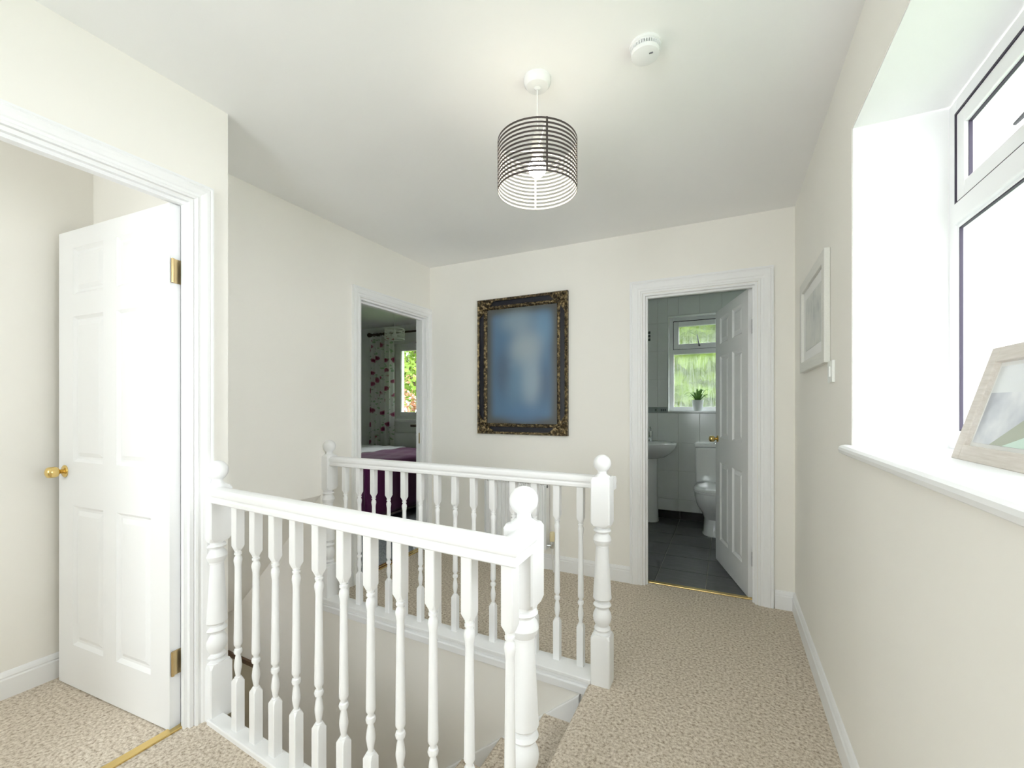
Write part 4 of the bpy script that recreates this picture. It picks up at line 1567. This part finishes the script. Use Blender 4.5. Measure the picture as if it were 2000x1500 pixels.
MB().lathe([(r_, x_ + 0.15) for r_, x_ in ((0.014, -4.85), (0.020, -4.86), (0.014, -4.872), (0.018, -4.878), (0.030, -4.893), (0.034, -4.910), (0.028, -4.930), (0.010, -4.942), (0.001, -4.945))], 16,
           at=(0, 4.935, 2.275), axis='x').build('finial', 'dark_wood', cp, smooth=True)
MB().tube([(-4.67, 4.935, 2.275), (-4.67, 5.05, 2.275)], 0.010, 8).build('bracket', 'dark_wood', cp, smooth=True)
for k in range(7):
    x = -4.735 + 0.065 * k
    g = MB()
    rings = []
    for i in range(14):
        a = 2 * PI * i / 14
        rings.append([(x + 0.004 * math.cos(b), 4.935 + (0.021 + 0.004 * math.sin(b)) * math.cos(a), 2.270 + (0.021 + 0.004 * math.sin(b)) * math.sin(a))
                      for b in [2 * PI * q / 6 for q in range(6)]])
    rings.append(rings[0])
    g.loft(rings, cap0=False, cap1=False)
    g.build('curtain_ring', 'dark_wood', cp, smooth=True)

# bedroom pendant with beaded drum
HX, HY_ = -3.73, 4.30
bl = thing('pendant_lamp', 'small white beaded pendant lamp in the bedroom', 'lamp', (HX, HY_, CEIL))
MB().lathe([(0.045, CEIL + 0.002), (0.045, CEIL - 0.012), (0.02, CEIL - 0.025)], 20, at=(HX, HY_, 0)).build('ceiling_rose', 'white_plastic', bl, smooth=True)
MB().lathe([(0.003, CEIL - 0.02), (0.003, 2.17)], 8, at=(HX, HY_, 0)).build('flex', 'cord_white', bl)
g = MB()
for z in (2.058, 2.10, 2.14, 2.185):
    g.lathe([(0.120, z - 0.003), (0.120, z + 0.003), (0.116, z + 0.003), (0.116, z - 0.003), (0.120, z - 0.003)], 40, at=(HX, HY_, 0), cap0=False, cap1=False)
g.tube([(HX - 0.117, HY_, 2.185), (HX + 0.117, HY_, 2.185)], 0.003, 6)
g.build('wire_frame', 'white_plastic', bl)
g = MB()
for k in range(48):
    a = 2 * PI * k / 48
    for q in range(7):
        sphere_into(g, (HX + 0.119 * math.cos(a), HY_ + 0.119 * math.sin(a), 2.065 + 0.0185 * q), 0.0062, 1.0, 5, 3)
g.build('beads', 'white_matt', bl)['kind'] = 'stuff'
MB().lathe([(0.014, 2.18), (0.016, 2.14), (0.03, 2.11), (0.03, 2.09), (0.012, 2.075)], 14, at=(HX, HY_, 0)).build('bulb', 'white_plastic', bl, smooth=True)

rb = thing('radiator', 'white panel radiator under the bedroom window', 'radiator', (-3.7, YEXT, 0.15))
MB().box(-4.36, -3.05, 4.985, 5.01, 0.16, 0.83).build('panel', 'white_plastic', rb, bevel=0.006)
MB().box(-4.36, -3.05, 4.985, 5.045, 0.83, 0.845).build('top_grille', 'white_plastic', rb, bevel=0.003)
MB().box(-4.3, -4.26, 5.01, 5.048, 0.25, 0.7).build('bracket', 'white_plastic', rb)
MB().box(-3.15, -3.11, 5.01, 5.048, 0.25, 0.7).build('bracket', 'white_plastic', rb)

ch = thing('chest_of_drawers', 'dark wood chest of drawers just inside the bedroom doorway', 'chest', (-2.62, 4.0, 0.0))
MB().box(-2.885, -2.405, 3.66, 4.42, 0.06, 1.005).build('body', 'dark_wood', ch, bevel=0.004)
MB().box(-2.935, -2.400, 3.62, 4.46, 1.005, 1.03).build('top', 'dark_wood', ch, bevel=0.005)
for z in (0.1, 0.32, 0.54, 0.76):
    dr = MB().box(-2.900, -2.884, 3.69, 4.39, z, z + 0.20).build('drawer', 'dark_wood', ch, bevel=0.003)
    for y in (3.85, 4.23):
        MB().lathe([(0.010, -2.899), (0.007, -2.910), (0.014, -2.920), (0.010, -2.928)], 12, at=(0, y, z + 0.1), axis='x').build('knob', 'old_brass', dr, smooth=True, local=True)
for x in (-2.86, -2.43):
    for y in (3.69, 4.39):
        MB().box(x - 0.02, x + 0.02, y - 0.02, y + 0.02, 0.0, 0.06).build('leg', 'dark_wood', ch)

# ------------------------------------------------------------------ garden outside
gd = MB()
GX0, GX1 = -14, 16
gy = [5.4, 7.5, 8.5, 10.5, 15.0, 24.0]
gz = [-2.8, -2.7, -1.6, -0.9, 0.3, 2.2]
for k in range(len(gy) - 1):
    gd.add([(GX0, gy[k], gz[k]), (GX1, gy[k], gz[k]), (GX1, gy[k + 1], gz[k + 1]), (GX0, gy[k + 1], gz[k + 1])], [(0, 1, 2, 3)])
gd.add([(0.8, -8, -2.8), (GX1, -8, -2.8), (GX1, 5.4, -2.8), (0.8, 5.4, -2.8)], [(0, 1, 2, 3)])
struct(gd.build('ground', 'ground_bank'), 'grassy garden bank rising behind the house', 'ground')


def gz_at(y):
    for k in range(len(gy) - 1):
        if gy[k] <= y <= gy[k + 1]:
            t = (y - gy[k]) / (gy[k + 1] - gy[k])
            return gz[k] + t * (gz[k + 1] - gz[k])
    return -2.8


def shrub(name, label, cat, x, y, zc, rx, ry, rz, m, n, size, seed, group=None, z0=None):
    rnd = random.Random(seed)
    zb = gz_at(y) if z0 is None else z0
    root = thing(name, label, cat, (x, y, zb), 0, group)
    g = MB()
    blobs = [(rnd.gauss(0, 0.38), rnd.gauss(0, 0.38), rnd.gauss(0, 0.38), rnd.uniform(0.35, 0.6)) for _ in range(14)]
    for _ in range(n):
        bx, by, bz, br = rnd.choice(blobs)
        d = Vector((rnd.gauss(0, 1), rnd.gauss(0, 1), rnd.gauss(0, 1))).normalized()
        rr = br * rnd.uniform(0.75, 1.05)
        c = Vector((x + rx * (bx + d.x * rr), y + ry * (by + d.y * rr), zc + rz * (bz + d.z * rr)))
        if c.z < zb:
            continue
        nrm = (d + Vector((rnd.gauss(0, .5), rnd.gauss(0, .5), rnd.gauss(0, .5) + 0.4))).normalized()
        a = nrm.orthogonal().normalized()
        a.rotate(Matrix.Rotation(rnd.uniform(0, 2 * PI), 3, nrm))
        b = nrm.cross(a)
        s = size * rnd.uniform(0.6, 1.3)
        g.add([c - a * s, c - b * s * 0.5 + nrm * s * 0.12, c + a * s, c + b * s * 0.5 + nrm * s * 0.12], [(0, 1, 2, 3)])
    g.build('foliage', m, root)
    t = MB()
    t.tube([(x, y, zb - 0.1), (x + 0.05, y, (zb + zc) / 2), (x, y + 0.05, zc + rz * 0.3)], [0.06 + 0.03 * rx, 0.05 + 0.02 * rx, 0.03], 8)
    for k in range(5):
        a = 2 * PI * k / 5
        t.tube([(x, y, zb + (zc - zb) * 0.5), (x + rx * 0.5 * math.cos(a), y + ry * 0.5 * math.sin(a), zc + rz * rnd.uniform(-.2, .4))], [0.04, 0.015], 6)
    t.build('trunk', 'trunk', root)
    return root


shrub('hedge', 'bright green hedge outside the bathroom window', 'hedge', -0.75, 9.2, 2.2, 2.4, 0.9, 3.4, 'leaf_green', 8000, 0.15, 1)
shrub('tree', 'tall bright green tree behind the hedge outside the bathroom', 'tree', -1.0, 12.6, 4.6, 3.2, 1.3, 4.2, 'leaf_green', 6000, 0.22, 12)
shrub('tree', 'leafy green tree filling the bedroom window', 'tree', -7.3, 9.6, 3.4, 2.0, 1.1, 2.2, 'leaf_green', 3600, 0.10, 2)
shrub('tree', 'darker green tree behind the leafy one outside the bedroom', 'tree', -10.2, 13.2, 4.6, 2.8, 1.2, 3.2, 'leaf_mid', 3600, 0.15, 3)
shrub('shrub', 'mid green shrub below the bedroom window trees', 'shrub', -4.4, 9.2, 0.6, 0.9, 0.7, 1.0, 'leaf_mid', 2200, 0.07, 4)
shrub('shrub', 'copper orange flowering shrub outside the bedroom window', 'shrub', -6.1, 7.5, 0.70, 0.9, 0.45, 0.75, 'leaf_copper', 1500, 0.06, 5)
shrub('shrub', 'bright green shrub seen through the reeded landing window', 'shrub', 2.95, 7.9, 0.9, 1.5, 0.9, 1.9, 'leaf_green', 9000, 0.14, 6)
shrub('tree', 'dark green tree beyond the reeded landing window', 'tree', 5.3, 11.5, 1.2, 1.9, 1.3, 2.3, 'leaf_dark', 3000, 0.14, 8)
shrub('shrub', 'green shrub further along the reeded landing window', 'shrub', 6.2, 7.6, 0.1, 1.0, 1.0, 1.3, 'leaf_mid', 2400, 0.09, 9)
